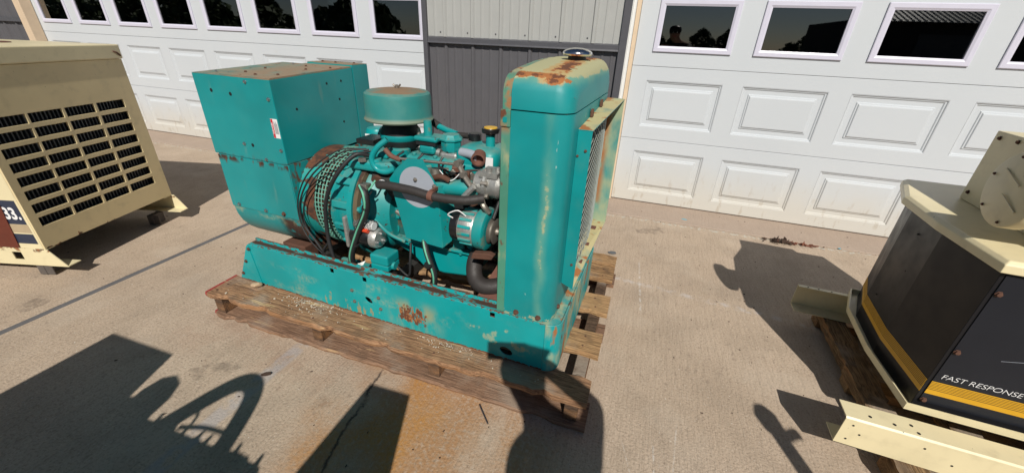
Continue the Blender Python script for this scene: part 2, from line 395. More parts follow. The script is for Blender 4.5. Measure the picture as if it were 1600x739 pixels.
def door_white():
    n = NT('door_white').world()
    c = n.mix(n.noise(1.2, 4), (0.52, 0.555, 0.585), (0.57, 0.60, 0.625))
    gr = n.noise(16, 5, 0.6, stretch=(0.5, 1, 9))
    c = n.mix(n.mul(n.ss(gr, 0.55, 0.8), 0.2), c, (0.60, 0.62, 0.64))
    # dust splashed up from the slab on to the lowest section
    c = n.mix(n.mul(n.ss(n.math('ADD', n.xyz()[2], n.math('MULTIPLY', n.noise(4, 5), 0.25)), 0.66, 0.16), 0.60), c, (0.57, 0.52, 0.42))
    c = n.mix(n.mul(n.nm(22, 0.56, 0.66, detail=7, stretch=(1, 1, 0.35)), n.ss(n.xyz()[2], 0.5, 0.05), 0.45), c, (0.40, 0.34, 0.26))
    c = n.mix(n.mul(n.nm(9, 0.62, 0.8, detail=7), 0.18), c, (0.5, 0.47, 0.42))
    n.bump(gr, 0.12, 0.003)
    MAT['door_white'] = n.done(c, 0.5)
door_white()
simple('window_frame_white', (0.60, 0.59, 0.69), 0.35, 0, 0.04, 20)
simple('light_siding', (0.38, 0.385, 0.37), 0.42, 0, 0.05, 8)
simple('dark_siding', (0.098, 0.096, 0.104), 0.42, 0, 0.08, 8)
simple('dark_trim', (0.082, 0.082, 0.092), 0.4, 0, 0.08, 10)
simple('jamb_tan', (0.60, 0.47, 0.33), 0.6, 0, 0.12, 15)
simple('jamb_white', (0.70, 0.70, 0.68), 0.5, 0, 0.06, 15)
simple('bottom_seal', (0.10, 0.075, 0.055), 0.8, 0, 0.3, 30)
simple('wood_tan', (0.30, 0.19, 0.10), 0.8, 0, 0.2, 6)
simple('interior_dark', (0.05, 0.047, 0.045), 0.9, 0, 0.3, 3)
simple('interior_floor', (0.12, 0.10, 0.085), 0.8, 0, 0.3, 3)

def glass():
    n = NT('window_glass')
    n.t.nodes.remove(n.b)
    out = n.t.nodes['Material Output']
    tr = n.node('ShaderNodeBsdfTransparent')
    tr.inputs[0].default_value = (0.42, 0.43, 0.43, 1)
    gl = n.node('ShaderNodeBsdfGlossy')
    gl.inputs['Roughness'].default_value = 0.015
    fr = n.node('ShaderNodeFresnel')
    fr.inputs[0].default_value = 1.5
    mx = n.node('ShaderNodeMixShader')
    n.link(n.math('MULTIPLY', fr.outputs[0], 3.2, True), mx.inputs[0])
    n.link(tr.outputs[0], mx.inputs[1])
    n.link(gl.outputs[0], mx.inputs[2])
    n.link(mx.outputs[0], out.inputs[0])
    MAT['window_glass'] = n.m
glass()
def clear_plastic():
    n = NT('clear_plastic')
    n.b.inputs['Transmission Weight'].default_value = 0.9
    n.b.inputs['IOR'].default_value = 1.2
    MAT['clear_plastic'] = n.done((0.8, 0.8, 0.78), 0.12)
clear_plastic()

# ------------------------------------------------------------------ mesh helpers
class MB:
    def __init__(s):
        s.v, s.f = [], []
    def add(s, vs, fs):
        o = len(s.v)
        s.v += [tuple(v) for v in vs]
        s.f += [tuple(i + o for i in f) for f in fs]
        return s
    def box(s, x0, x1, y0, y1, z0, z1, M=None):
        vs = [(x, y, z) for x in (x0, x1) for y in (y0, y1) for z in (z0, z1)]
        if M is not None:
            vs = [M @ Vector(v) for v in vs]
        return s.add(vs, [(0, 1, 3, 2), (4, 6, 7, 5), (0, 4, 5, 1), (2, 3, 7, 6), (0, 2, 6, 4), (1, 5, 7, 3)])
    def lathe(s, o, d, prof, seg=24, a0=0.0, a1=2 * math.pi):
        o = Vector(o)
        d = Vector(d).normalized()
        q = Vector((0, 0, 1)) if abs(d.z) < 0.9 else Vector((0, 1, 0))
        e = d.cross(q).normalized()
        g = d.cross(e)
        full = abs(a1 - a0 - 2 * math.pi) < 1e-6
        m = seg if full else seg + 1
        vs, fs = [], []
        for t, r in prof:
            for i in range(m):
                a = a0 + (a1 - a0) * i / seg
                vs.append(o + d * t + (e * math.cos(a) + g * math.sin(a)) * max(r, 1e-5))
        for k in range(len(prof) - 1):
            for i in range(seg):
                j = (i + 1) % m
                fs.append((k * m + i, k * m + j, (k + 1) * m + j, (k + 1) * m + i))
        if full:
            if prof[0][1] > 1e-4:
                fs.append(tuple(range(m))[::-1])
            if prof[-1][1] > 1e-4:
                fs.append(tuple(range((len(prof) - 1) * m, len(prof) * m)))
        return s.add(vs, fs)
    def cyl(s, p0, p1, r0, r1=None, seg=16):
        p0, p1 = Vector(p0), Vector(p1)
        r1 = r0 if r1 is None else r1
        return s.lathe(p0, p1 - p0, [(0, r0), ((p1 - p0).length, r1)], seg)
    def tube(s, pts, r, seg=8, smooth=6):
        P = [Vector(p) for p in pts]
        if smooth and len(P) > 2:
            Q = []
            E = [2 * P[0] - P[1]] + P + [2 * P[-1] - P[-2]]
            for i in range(1, len(E) - 2):
                for k in range(smooth):
                    t = k / smooth
                    a, b, c, d = E[i - 1], E[i], E[i + 1], E[i + 2]
                    Q.append(0.5 * ((2 * b) + (c - a) * t + (2 * a - 5 * b + 4 * c - d) * t * t + (3 * b - a - 3 * c + d) * t ** 3))
            Q.append(P[-1])
            P = Q
        n = len(P)
        up = None
        vs, fs = [], []
        for i in range(n):
            d = (P[min(i + 1, n - 1)] - P[max(i - 1, 0)]).normalized()
            if up is None:
                up = d.cross(Vector((0, 0, 1)) if abs(d.z) < 0.9 else Vector((1, 0, 0))).normalized()
            up = (up - d * up.dot(d)).normalized()
            sd = d.cross(up)
            rr = r(i / (n - 1)) if callable(r) else r
            for k in range(seg):
                a = 2 * math.pi * k / seg
                vs.append(P[i] + (up * math.cos(a) + sd * math.sin(a)) * rr)
        for i in range(n - 1):
            for k in range(seg):
                j = (k + 1) % seg
                fs.append((i * seg + k, i * seg + j, (i + 1) * seg + j, (i + 1) * seg + k))
        fs.append(tuple(range(seg))[::-1])
        fs.append(tuple(range((n - 1) * seg, n * seg)))
        return s.add(vs, fs)
    def prism(s, poly, to3, a, b):
        n = len(poly)
        vs = [to3(p[0], p[1], a) for p in poly] + [to3(p[0], p[1], b) for p in poly]
        fs = [tuple(range(n))[::-1], tuple(range(n, 2 * n))] + [(i, (i + 1) % n, n + (i + 1) % n, n + i) for i in range(n)]
        return s.add(vs, fs)
    def mesh(s, name, smooth=None, merge=True):
        bm = bmesh.new()
        V = [bm.verts.new(v) for v in s.v]
        for f in s.f:
            try:
                bm.faces.new([V[i] for i in f])
            except ValueError:
                pass
        bmesh.ops.recalc_face_normals(bm, faces=bm.faces)
        me = bpy.data.meshes.new(name)
        bm.to_mesh(me)
        bm.free()
        if smooth:
            me.shade_smooth()
            me.set_sharp_from_angle(angle=R(smooth))
        return me
    def build(s, name, mat, parent=None, smooth=38, bevel=0.0, seg=2):
        return link(s.mesh(name, smooth), name, mat, parent, bevel, seg)

def link(me, name, mat, parent=None, bevel=0.0, seg=2):
    o = bpy.data.objects.new(name, me)
    COL.objects.link(o)
    if mat is not None and len(me.materials) == 0:
        me.materials.append(MAT[mat] if isinstance(mat, str) else mat)
    if parent is not None:
        o.parent = parent
    if bevel:
        m = o.modifiers.new('bevel', 'BEVEL')
        m.width = bevel
        m.segments = seg
        m.limit_method = 'ANGLE'
        m.angle_limit = R(40)
        m.harden_normals = False
    return o

def XZ(x, z, a): return (x, a, z)
def XY(x, y, a): return (x, y, a)
def YZ(y, z, a): return (a, y, z)

def plate(name, outer, holes, to3, a, b, mat, parent=None, bevel=0.0):
    """a sheet with real openings"""
    bm = bmesh.new()
    edges = []
    for loop in [outer] + holes:
        vs = [bm.verts.new(to3(p[0], p[1], a)) for p in loop]
        for i in range(len(vs)):
            edges.append(bm.edges.new((vs[i], vs[(i + 1) % len(vs)])))
    bmesh.ops.triangle_fill(bm, use_beauty=True, use_dissolve=False, edges=edges)
    fs = list(bm.faces)
    r = bmesh.ops.extrude_face_region(bm, geom=fs)
    dv = Vector(to3(0, 0, b)) - Vector(to3(0, 0, a))
    bmesh.ops.translate(bm, vec=dv, verts=[g for g in r['geom'] if isinstance(g, bmesh.types.BMVert)])
    bmesh.ops.recalc_face_normals(bm, faces=bm.faces)
    me = bpy.data.meshes.new(name)
    bm.to_mesh(me)
    bm.free()
    return link(me, name, mat, parent, bevel)

def circ(cx, cz, rx, rz=None, n=14, rot=0.0):
    rz = rz or rx
    out = []
    for i in range(n):
        a = 2 * math.pi * i / n
        x, z = rx * math.cos(a), rz * math.sin(a)
        out.append((cx + x * math.cos(rot) - z * math.sin(rot), cz + x * math.sin(rot) + z * math.cos(rot)))
    return out
def rect(x0, x1, z0, z1):
    return [(x0, z0), (x1, z0), (x1, z1), (x0, z1)]

def empty(name, loc=(0, 0, 0), rz=0.0):
    o = bpy.data.objects.new(name, None)
    COL.objects.link(o)
    o.location = loc
    o.rotation_euler = (0, 0, rz)
    o.empty_display_size = 0.1
    return o
def tag(o, label=None, cat=None, group=None, kind=None):
    if label: o['label'] = label
    if cat: o['category'] = cat
    if group: o['group'] = group
    if kind: o['kind'] = kind
    return o
def inst(me, name, parent, loc=(0, 0, 0), rot=(0, 0, 0), scale=(1, 1, 1)):
    o = bpy.data.objects.new(name, me)
    COL.objects.link(o)
    o.parent = parent
    o.location = loc
    o.rotation_euler = rot
    o.scale = scale
    return o
def text(name, body, size, mat, parent, M, sx=1.0, shear=0.0, offset=0.0, space=1.0):
    cu = bpy.data.curves.new(name, 'FONT')
    cu.body = body
    cu.size = size
    cu.shear = shear
    cu.offset = offset
    cu.space_character = space
    cu.extrude = 0.0004
    t = bpy.data.objects.new(name + '_tmp', cu)
    COL.objects.link(t)
    dg = bpy.context.evaluated_depsgraph_get()
    me = bpy.data.meshes.new_from_object(t.evaluated_get(dg))
    bpy.data.objects.remove(t)
    bpy.data.curves.remove(cu)
    me.materials.clear()
    o = link(me, name, mat, parent)
    o.matrix_local = M @ Matrix.Diagonal((sx, 1, 1, 1))
    return o

# ------------------------------------------------------------------ ground
g = MB().box(-300, 300, -300, 300, -0.4, -0.06).build('ground', 'far_ground', smooth=None)
tag(g, kind='structure')
pav = empty('pavement')
tag(pav, kind='structure')
def slab(x0, x1, y0, y1, top=0.0):
    return MB().box(x0, x1, y0, y1, -0.12, top).build('concrete_slab', 'concrete', pav, None, 0.006)
J = -2.818
slab(-20, J - 0.021, -0.402 - 9, -0.409)
slab(J + 0.021, 5.2, -0.402 - 9, -0.409)
slab(5.22, 14, -0.402 - 9, -0.409)
slab(-20, J - 0.002, -0.397, 0.35, 0.003)
slab(J + 0.002, 5.2, -0.397, 0.35, 0.003)
slab(5.212, 14, -0.397, 0.35, 0.003)
MB().box(J - 0.0205, J + 0.0205, -9.4, -0.41, -0.1, -0.003).build('joint_filler', 'joint_filler', pav, None)
MB().box(-20, 14, -0.4085, -0.3975, -0.1, -0.006).build('joint_filler', 'joint_dirt', pav, None)
MB().box(5.201, 5.219, -9.4, -0.41, -0.1, -0.006).build('joint_filler', 'joint_dirt', pav, None)

# ------------------------------------------------------------------ building
bld = empty('garage_building', (0, 0, 0))
tag(bld, 'garage building with grey ribbed metal siding between two white roller doors', 'building')
WY = -0.10
def siding(x0, x1, z0, z1, y, mat, name):
    pts = [(x0, y)]
    k = math.floor((x0 + 1.877) / 0.2775)
    x = -1.877 + k * 0.2775
    def put(a, d):
        if x0 < a < x1:
            pts.append((a, y - d))
    while x < x1 + 0.3:
        for a, d in ((-0.022, 0), (-0.010, 0.019), (0.010, 0.019), (0.022, 0), (0.078, 0), (0.084, 0.004), (0.100, 0.004), (0.106, 0), (0.160, 0), (0.166, 0.004), (0.182, 0.004), (0.188, 0)):
            put(x + a, d)
        x += 0.2775
    pts.append((x1, y))
    poly = pts + [(x1, y + 0.02), (x0, y + 0.02)]
    return MB().prism(poly, XY, z0, z1).build(name, mat, bld, None)
PX0, PX1 = -2.103, -0.205
siding(PX0 + 0.045, PX1 - 0.03, 0.02, 1.334, WY + 0.012, 'dark_siding', 'lower_siding')
siding(PX0 + 0.045, PX1 - 0.03, 1.386, 3.2, WY - 0.004, 'light_siding', 'upper_siding')
MB().prism([(WY - 0.030, 1.332), (WY - 0.026, 1.345), (WY - 0.026, 1.378), (WY - 0.005, 1.389), (WY + 0.02, 1.389), (WY + 0.02, 1.332)], YZ, PX0 + 0.046, PX1 - 0.031).build('belt_trim', 'dark_trim', bld, None)
# corner trims wrap the pier
for x0, x1 in ((PX0, PX0 + 0.045), (PX1 - 0.062, PX1 - 0.003)):
    MB().box(x0, x1, WY - 0.034, WY + 0.02, 0.005, 3.2).build('corner_trim', 'dark_trim', bld, None, 0.003)
MB().box(PX1 - 0.002, PX1 + 0.004, WY - 0.02, WY + 0.06, 0.004, 3.2).build('jamb', 'jamb_white', bld, None)
MB().box(PX1 + 0.0045, PX1 + 0.028, WY + 0.002, WY + 0.060, 0.004, 3.2).build('jamb', 'jamb_white', bld, None, 0.002)
MB().box(PX1 + 0.0285, PX1 + 0.064, WY + 0.062, WY + 0.098, 0.006, 3.2).build('door_stop', 'jamb_tan', bld, None, 0.003)
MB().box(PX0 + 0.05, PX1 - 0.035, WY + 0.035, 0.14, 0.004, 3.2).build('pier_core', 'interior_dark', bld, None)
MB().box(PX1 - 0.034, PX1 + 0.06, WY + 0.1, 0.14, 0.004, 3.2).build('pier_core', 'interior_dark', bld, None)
MB().box(PX0 + 0.002, PX0 + 0.046, WY + 0.022, 0.14, 0.004, 3.2).build('jamb', 'jamb_white', bld, None)
# left end of the left door
MB().box(-8.33, -8.19, WY - 0.03, -0.005, 0.004, 3.2).build('door_stop', 'jamb_tan', bld, None, 0.004)
siding(-14, -8.335, 0.02, 1.334, WY + 0.012, 'dark_siding', 'lower_siding')
siding(-14, -8.335, 1.386, 3.2, WY - 0.004, 'dark_siding', 'upper_siding')
MB().box(-14, -8.335, WY - 0.03, WY + 0.02, 1.3345, 1.3855).build('belt_trim', 'dark_trim', bld, None)
MB().box(-14, -8.34, WY + 0.035, 0.14, 0.004, 3.2).build('pier_core', 'interior_dark', bld, None)
# headers over the doors, roof and the room behind
for x0, x1 in ((-8.18, PX0 - 0.001), (PX1 + 0.07, 6.1)):
    MB().box(x0, x1, WY, 0.14, 2.47, 3.2).build('header', 'light_siding', bld, None)
MB().box(6.12, 8, WY, 0.14, 0.004, 3.2).build('header', 'light_siding', bld, None)
MB().add([(-14.2, -0.35, 3.22), (8.2, -0.35, 3.22), (8.2, 8.2, 4.6), (-14.2, 8.2, 4.6), (-14.2, -0.35, 3.30), (8.2, -0.35, 3.30), (8.2, 8.2, 4.68), (-14.2, 8.2, 4.68)],
         [(0, 1, 2, 3), (4, 5, 6, 7), (0, 1, 5, 4), (1, 2, 6, 5), (2, 3, 7, 6), (3, 0, 4, 7)]).build('roof', 'dark_trim', bld, None)
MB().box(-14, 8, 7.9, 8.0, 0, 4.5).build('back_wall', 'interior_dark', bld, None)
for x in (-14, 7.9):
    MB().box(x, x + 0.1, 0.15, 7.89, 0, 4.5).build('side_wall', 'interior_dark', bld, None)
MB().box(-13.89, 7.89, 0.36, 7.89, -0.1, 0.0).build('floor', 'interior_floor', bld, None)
screw = MB().lathe((0, 0, 0), (0, -1, 0), [(0, 0.007), (0.003, 0.007), (0.004, 0.004), (0.007, 0.0035)], 8).mesh('screw', 35)
screw.materials.append(MAT['dark_trim'])
for k in range(7):
    x = -1.877 + k * 0.2775
    if x + 0.05 < PX1 - 0.1:
        inst(screw, 'screw', bld, (x - 0.05, WY - 0.004, 1.425))
        inst(screw, 'screw', bld, (x - 0.05, WY + 0.012, 0.62 + 0.003 * k))
        inst(screw, 'screw', bld, (x + 0.045, WY + 0.012, 0.62 + 0.003 * k))

# ------------------------------------------------------------------ sectional doors
S, HS, PW, PB, PT = 0.762, 0.615, 0.6086, 0.1125, 0.5031
WB, WT, WX, WW = 0.1145, 0.4964, 0.0058, 0.600
def panel_mesh():
    prof = [(0, 0), (0.003, 0.0), (0.008, 0.008), (0.016, 0.0088), (0.022, 0.0160), (0.056, 0.0160), (0.061, 0.009), (0.069, 0.0085), (0.074, 0.001), (0.080, 0.0)]
    m = MB()
    W_, H_ = PW, PT - PB
    vs = []
    for d, dep in prof:
        vs += [(d, dep, d), (W_ - d, dep, d), (W_ - d, dep, H_ - d), (d, dep, H_ - d)]
    fs = []
    for k in range(len(prof) - 1):
        for i in range(4):
            j = (i + 1) % 4
            fs.append((4 * k + i, 4 * k + j, 4 * k + 4 + j, 4 * k + 4 + i))
    n = 4 * (len(prof) - 1)
    fs.append((n, n + 1, n + 2, n + 3))
    m.add(vs, fs)
    me = m.mesh('raised_panel')
    me.materials.append(MAT['door_white'])
    return me
PANEL = panel_mesh()
def frame_mesh():
    m = MB()
    H_ = WT - WB
    prof = [(0, 0.0), (0, -0.010), (0.004, -0.013), (0.030, -0.013), (0.040, -0.008), (0.045, -0.006), (0.045, 0.012)]
    vs, fs = [], []
    for d, dep in prof:
        vs += [(d, dep, d), (WW - d, dep, d), (WW - d, dep, H_ - d), (d, dep, H_ - d)]
    for k in range(len(prof) - 1):
        for i in range(4):
            j = (i + 1) % 4
            fs.append((4 * k + i, 4 * k + j, 4 * k + 4 + j, 4 * k + 4 + i))
    m.add(vs, fs)
    me = m.mesh('window_frame')
    me.materials.append(MAT['window_frame_white'])
    return me
WFRAME = frame_mesh()
WGLASS = MB().box(0.043, WW - 0.043, 0.004, 0.008, 0.043, WT - WB - 0.043).mesh('window_pane')
WGLASS.materials.append(MAT['window_glass'])

def door(x_first, ncol, x0, x1, label):
    d = empty('garage_door', (x_first, 0, 0))
    tag(d, label, 'garage door', 'white sectional garage doors')
    for r in range(4):
        z = r * HS
        win = r == 2
        holes = []
        for i in range(ncol):
            if win:
                xx = i * S + WX
                holes.append(rect(xx + 0.03, xx + WW - 0.03, z + WB + 0.03, z + WT - 0.03))
            else:
                holes.append(rect(i * S, i * S + PW, z + PB, z + PT))
        zb = z + (0.012 if r == 0 else 0.0015)
        # front skin with a tongue-and-groove lip at each joint
        sec = plate('door_section', rect(x0 - x_first, x1 - x_first, zb, z + HS - 0.0015), holes, XZ, 0.0, 0.022, 'door_white', d, 0.0025)
        for i in range(ncol):
            if win:
                inst(WFRAME, 'window_frame', sec, (i * S + WX, -0.0005, z + WB))
                inst(WGLASS, 'window_pane', sec, (i * S + WX, 0.0, z + WB))
            else:
                inst(PANEL, 'raised_panel', sec, (i * S, 0.0, z + PB))
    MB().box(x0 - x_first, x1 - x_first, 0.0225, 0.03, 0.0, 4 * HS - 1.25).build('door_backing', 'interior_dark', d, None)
    MB().box(x0 - x_first, x1 - x_first, 0.004, 0.024, 0.0035, 0.0118).build('bottom_seal', 'bottom_seal', d, None)
    return d
door(0.0, 8, -0.14, 6.02, 'white panelled garage door on the right, its window row above the tan and black machine')
door(-2.7657 - 7 * S, 8, -8.235, -2.06, 'white panelled garage door on the left with eight narrow windows, behind the teal generator')

# things standing in the room, seen dimly through the panes
def shelf_unit(x, y, label):
    t = empty('storage_shelf', (x, y, 0))
    tag(t, label, 'shelf')
    for k in range(4):
        MB().box(0, 1.2, 0, 0.4, 0.5 * k + 0.2, 0.5 * k + 0.23).build('shelf_board', 'dull_steel', t, None)
    for a in (0, 1.17):
        for b in (0, 0.37):
            MB().box(a, a + 0.03, b, b + 0.03, 0, 1.95).build('upright', 'dull_steel', t, None)
def carton(x, y, z, w_, h, mat, label):
    t = empty('storage_box', (x, y, z))
    tag(t, label, 'box')
    MB().box(0, w_, 0, 0.4, 0, h).build('box_body', mat, t, None, 0.01)
    MB().box(w_ * 0.45, w_ * 0.55, -0.002, -0.0005, 0.02, h - 0.01).build('tape', 'beige_stripe', t, None)
carton(-7.6, 1.1, 0.004, 0.7, 1.52, 'jamb_tan', 'tall tan carton inside the room behind the leftmost window of the left door')
carton(-6.7, 0.9, 0.004, 0.5, 1.46, 'grey_scrap0', 'dark carton inside the room behind the second window of the left door')
carton(-5.5, 1.0, 0.004, 0.6, 1.62, 'primer_grey', 'grey carton inside the room behind the fifth window of the left door')
carton(-3.0, 1.3, 0.004, 0.5, 1.44, 'wood_tan', 'brown carton inside the room behind the last window of the left door')
carton(0.9, 1.6, 0.004, 0.5, 1.45, 'beige_stripe', 'beige carton inside the room behind the second window of the right door')
carton(2.6, 1.2, 0.004, 0.8, 1.50, 'grey_scrap0', 'dark carton inside the room behind the third window of the right door')
shelf_unit(-6.1, 2.6, 'steel storage shelf standing inside the room behind the left door')
t = empty('white_cabinet', (-4.4, 1.5, 0))
tag(t, 'white cabinet standing inside the room behind the left door', 'cabinet')
MB().box(0, 0.9, 0, 0.6, 0.05, 1.62).build('cabinet_body', 'jamb_white', t, None, 0.01)
for k in range(2):
    MB().box(0.02 + k * 0.44, 0.44 + k * 0.44, -0.018, -0.001, 0.1, 1.57).build('cabinet_door', 'jamb_white', t, None, 0.004)
MB().box(0.02, 0.88, 0.03, 0.57, 0.0, 0.05).build('plinth', 'interior_dark', t, None)
lv = MB().box(-0.03, 0.03, -0.015, 0.015, 0.0, 1.1).box(-0.02, 0.02, -0.02, 0.02, 0.2, 0.3).build('spirit_level', 'yellow_plastic', None, None, 0.003)
lv.location = (-3.72, 1.42, 1.452)
lv.rotation_euler = (R(-8), R(-14), 0)
lv.location = (-3.75, 1.28, 0.62)
tag(lv, 'yellow spirit level leaning on the white cabinet behind a window of the left door', 'level')

# ------------------------------------------------------------------ pallet under the teal generator
pal = empty('pallet', (-1.995, -2.735, 0), R(-0.6))
tag(pal, 'weathered wooden pallet under the teal generator, red paint on its left end', 'pallet')
def rough_board(L, Wd, T, seed, chip=0.008, taper=0.0):
    """plank with a worn, slightly uneven outline"""
    rnd = random.Random(seed)
    n = 46
    near, far = [], []
    for i in range(n + 1):
        x = L * i / n
        a = rnd.gauss(0, chip * 0.45) - (chip * 2.2 if rnd.random() < 0.10 else 0)
        near.append((x + rnd.gauss(0, 0.003) * (0 < i < n), -a * 0.9 + 0.001))
        far.append((x, Wd + taper * (1 - i / n) + rnd.gauss(0, chip * 0.3)))
    m = MB()
    vs, fs = [], []
    for i in range(n + 1):
        (xa, ya), (xb, yb) = near[i], far[i]
        w_ = rnd.gauss(0, 0.0015)
        vs += [(xa, ya + 0.002, 0), (xa, ya, T * 0.5), (xa, ya + 0.004 + abs(rnd.gauss(0, 0.002)), T + w_), (xb, yb, T + w_), (xb, yb, 0)]
    for i in range(n):
        for k in range(5):
            j = (k + 1) % 5
            fs.append((5 * i + k, 5 * i + j, 5 * i + 5 + j, 5 * i + 5 + k))
    fs += [(0, 1, 2, 3, 4), tuple(5 * n + k for k in (4, 3, 2, 1, 0))]
    return m.add(vs, fs)
PL = 2.02
for i, (y0, y1) in enumerate(((0.0, 0.135), (0.285, 0.445), (0.605, 0.775), (0.94, 1.10), (1.13, 1.25))):
    o = rough_board(PL + random.uniform(-0.012, 0.012), y1 - y0, 0.026, 10 + i, taper=0.05 if i == 0 else 0.0).build('deck_board', 'pallet_wood' if i == 0 else 'pallet_wood_far', pal, 30)
    o.location = (random.uniform(-0.006, 0.006), y0, 0.126)
for i, (y0, y1) in enumerate(((0.012, 0.15), (0.55, 0.69), (1.1, 1.24))):
    o = rough_board(PL, y1 - y0, 0.020, 30 + i).build('bottom_board', 'bottom_wood', pal, 30)
    o.location = (0.0, y0 - (0.016 if i == 0 else 0), 0.002)
for i, x in enumerate((0.022, 0.655, 1.30, 1.925)):
    o = MB().box(0, 0.055, 0.0, 1.19, 0, 0.1025).build('stringer', 'stringer_wood', pal, None, 0.003)
    o.location = (x, 0.03 if 0 < i < 3 else 0.02, 0.0228)
nail = MB().lathe((0, 0, 0), (0, 0, 1), [(0, 0.005), (0.0012, 0.005), (0.002, 0.003)], 8).mesh('nail', 35)
nail.materials.append(MAT['rust_brown'])
for y in (0.04, 0.10, 0.33, 0.40, 0.65, 0.73, 0.98, 1.06):
    for x in (0.05, 0.68, 1.33, 1.95):
        inst(nail, 'nail', pal, (x + random.uniform(-0.012, 0.012), y, 0.1523))

# ------------------------------------------------------------------ teal generator set
gen = empty('generator_set', (-0.12, -2.645, 0), R(-2.6))
tag(gen, 'teal open-frame diesel generator set with box, engine and rusty radiator on a pallet', 'generator')
ZB, ZT = 0.1545, 0.395
# near rail: plate with real holes
out = [(-1.820, ZB), (-0.075, ZB), (-0.075, ZT), (-1.690, ZT), (-1.705, ZT - 0.012)]
holes = [rect(x - 0.011, x + 0.011, 0.360, 0.384) for x in (-1.145, -0.954, -0.304)]
holes += [circ(-0.946, 0.258, 0.022, 0.014, 14, -0.5), circ(-0.237, 0.200, 0.030, 0.020, 14, -0.3), circ(-1.690, 0.186, 0.026, 0.016, 14, -0.5)]
rail = plate('skid_rail', out, holes, XZ, 0.0, 0.006, 'teal_skid', gen, 0.002)
MB().prism([(0.0, ZT - 0.004), (0.004, ZT + 0.0015), (0.044, ZT + 0.0015), (0.047, ZT + 0.016), (0.052, ZT + 0.016), (0.052, ZT - 0.006), (0.0065, ZT - 0.006)], YZ, -1.688, -0.262).build('top_flange', 'teal_skid', rail, 30)
MB().prism([(0.0065, ZB + 0.0005), (0.0065, ZB + 0.006), (0.05, ZB + 0.006), (0.05, ZB + 0.0005)], YZ, -1.81, -0.08).build('bottom_flange', 'teal_skid', rail, None)
MB().prism([(-1.819, ZB + 0.001), (-1.660, ZB + 0.001), (-1.688, ZT - 0.012), (-1.704, ZT - 0.014)], XZ, -0.0035, -0.0002).build('end_gusset', 'teal_skid', rail, None, 0.001)
bolt = MB().lathe((0, 0, 0), (0, -1, 0), [(0, 0.0125), (0.002, 0.0125), (0.0025, 0.009), (0.009, 0.0088), (0.010, 0.006)], 6).mesh('bolt', 30)
bolt.materials.append(MAT['dull_steel'])
rbolt = bolt.copy()
rbolt.materials.clear()
rbolt.materials.append(MAT['rust_brown'])
for x, z in ((-1.037, 0.292), (-1.032, 0.229), (-0.884, 0.291), (-0.879, 0.228)):
    inst(bolt, 'bolt', rail, (x, -0.0005, z), scale=(0.8, 0.8, 0.8))
for x, z in ((-1.688, 0.368), (-1.735, 0.284), (-1.785, 0.198)):
    inst(rbolt, 'bolt', rail, (x, -0.004, z), scale=(0.8, 0.8, 0.8))
# far rail and cross members
rail2 = MB().box(-1.80, -0.078, 0.774, 0.780, ZB, ZT).build('skid_rail', 'teal_skid', gen, None)
MB().box(-1.79, -0.08, 0.73, 0.7735, ZT - 0.006, ZT + 0.0005).build('top_flange', 'teal_skid', rail2, None)
for x in (-1.55, -1.02, -0.38):
    MB().box(x, x + 0.05, 0.008, 0.772, ZB + 0.002, ZB + 0.062).build('cross_member', 'engine_dark', gen, None)
# wrapped end of the skid under the radiator
def arc(cx, cy, r, a0, a1, n=8):
    return [(cx + r * math.cos(R(a0 + (a1 - a0) * i / n)), cy + r * math.sin(R(a0 + (a1 - a0) * i / n))) for i in range(n + 1)]
ro = [(-0.0745, 0.0)] + arc(-0.070, 0.055, 0.055, -90, 0) + arc(-0.070, 0.725, 0.055, 0, 90) + [(-0.0775, 0.78)]
ri = [(-0.0745, 0.006)] + arc(-0.070, 0.055, 0.049, -90, 0) + arc(-0.070, 0.725, 0.049, 0, 90) + [(-0.0775, 0.774)]
MB().prism(ro + ri[::-1], XY, ZB, ZT).build('skid_end', 'teal_skid_end', gen, 30, 0.0015)
MB().prism([(-0.262, 0.008), (-0.07, 0.008)] + arc(-0.070, 0.055, 0.047, -90, 0) + arc(-0.070, 0.725, 0.047, 0, 90) + [(-0.262, 0.772)], XY, ZT - 0.012, ZT - 0.002).build('skid_deck', 'teal_skid_end', gen, None)
MB().box(-0.43, -0.295, 0.055, 0.30, ZB + 0.10, ZB + 0.106).build('foot_plate', 'rust_plate', gen, None, 0.002)
MB().add([(-0.41, 0.06, 0.385), (-0.292, 0.06, 0.40), (-0.292, 0.30, 0.50), (-0.37, 0.30, 0.50), (-0.41, 0.06, 0.375), (-0.292, 0.06, 0.39), (-0.292, 0.30, 0.49), (-0.37, 0.30, 0.49)],
         [(0, 1, 2, 3), (4, 5, 6, 7), (0, 1, 5, 4), (1, 2, 6, 5), (2, 3, 7, 6), (3, 0, 4, 7)]).build('rusty_shelf', 'rust_plate', gen, None)

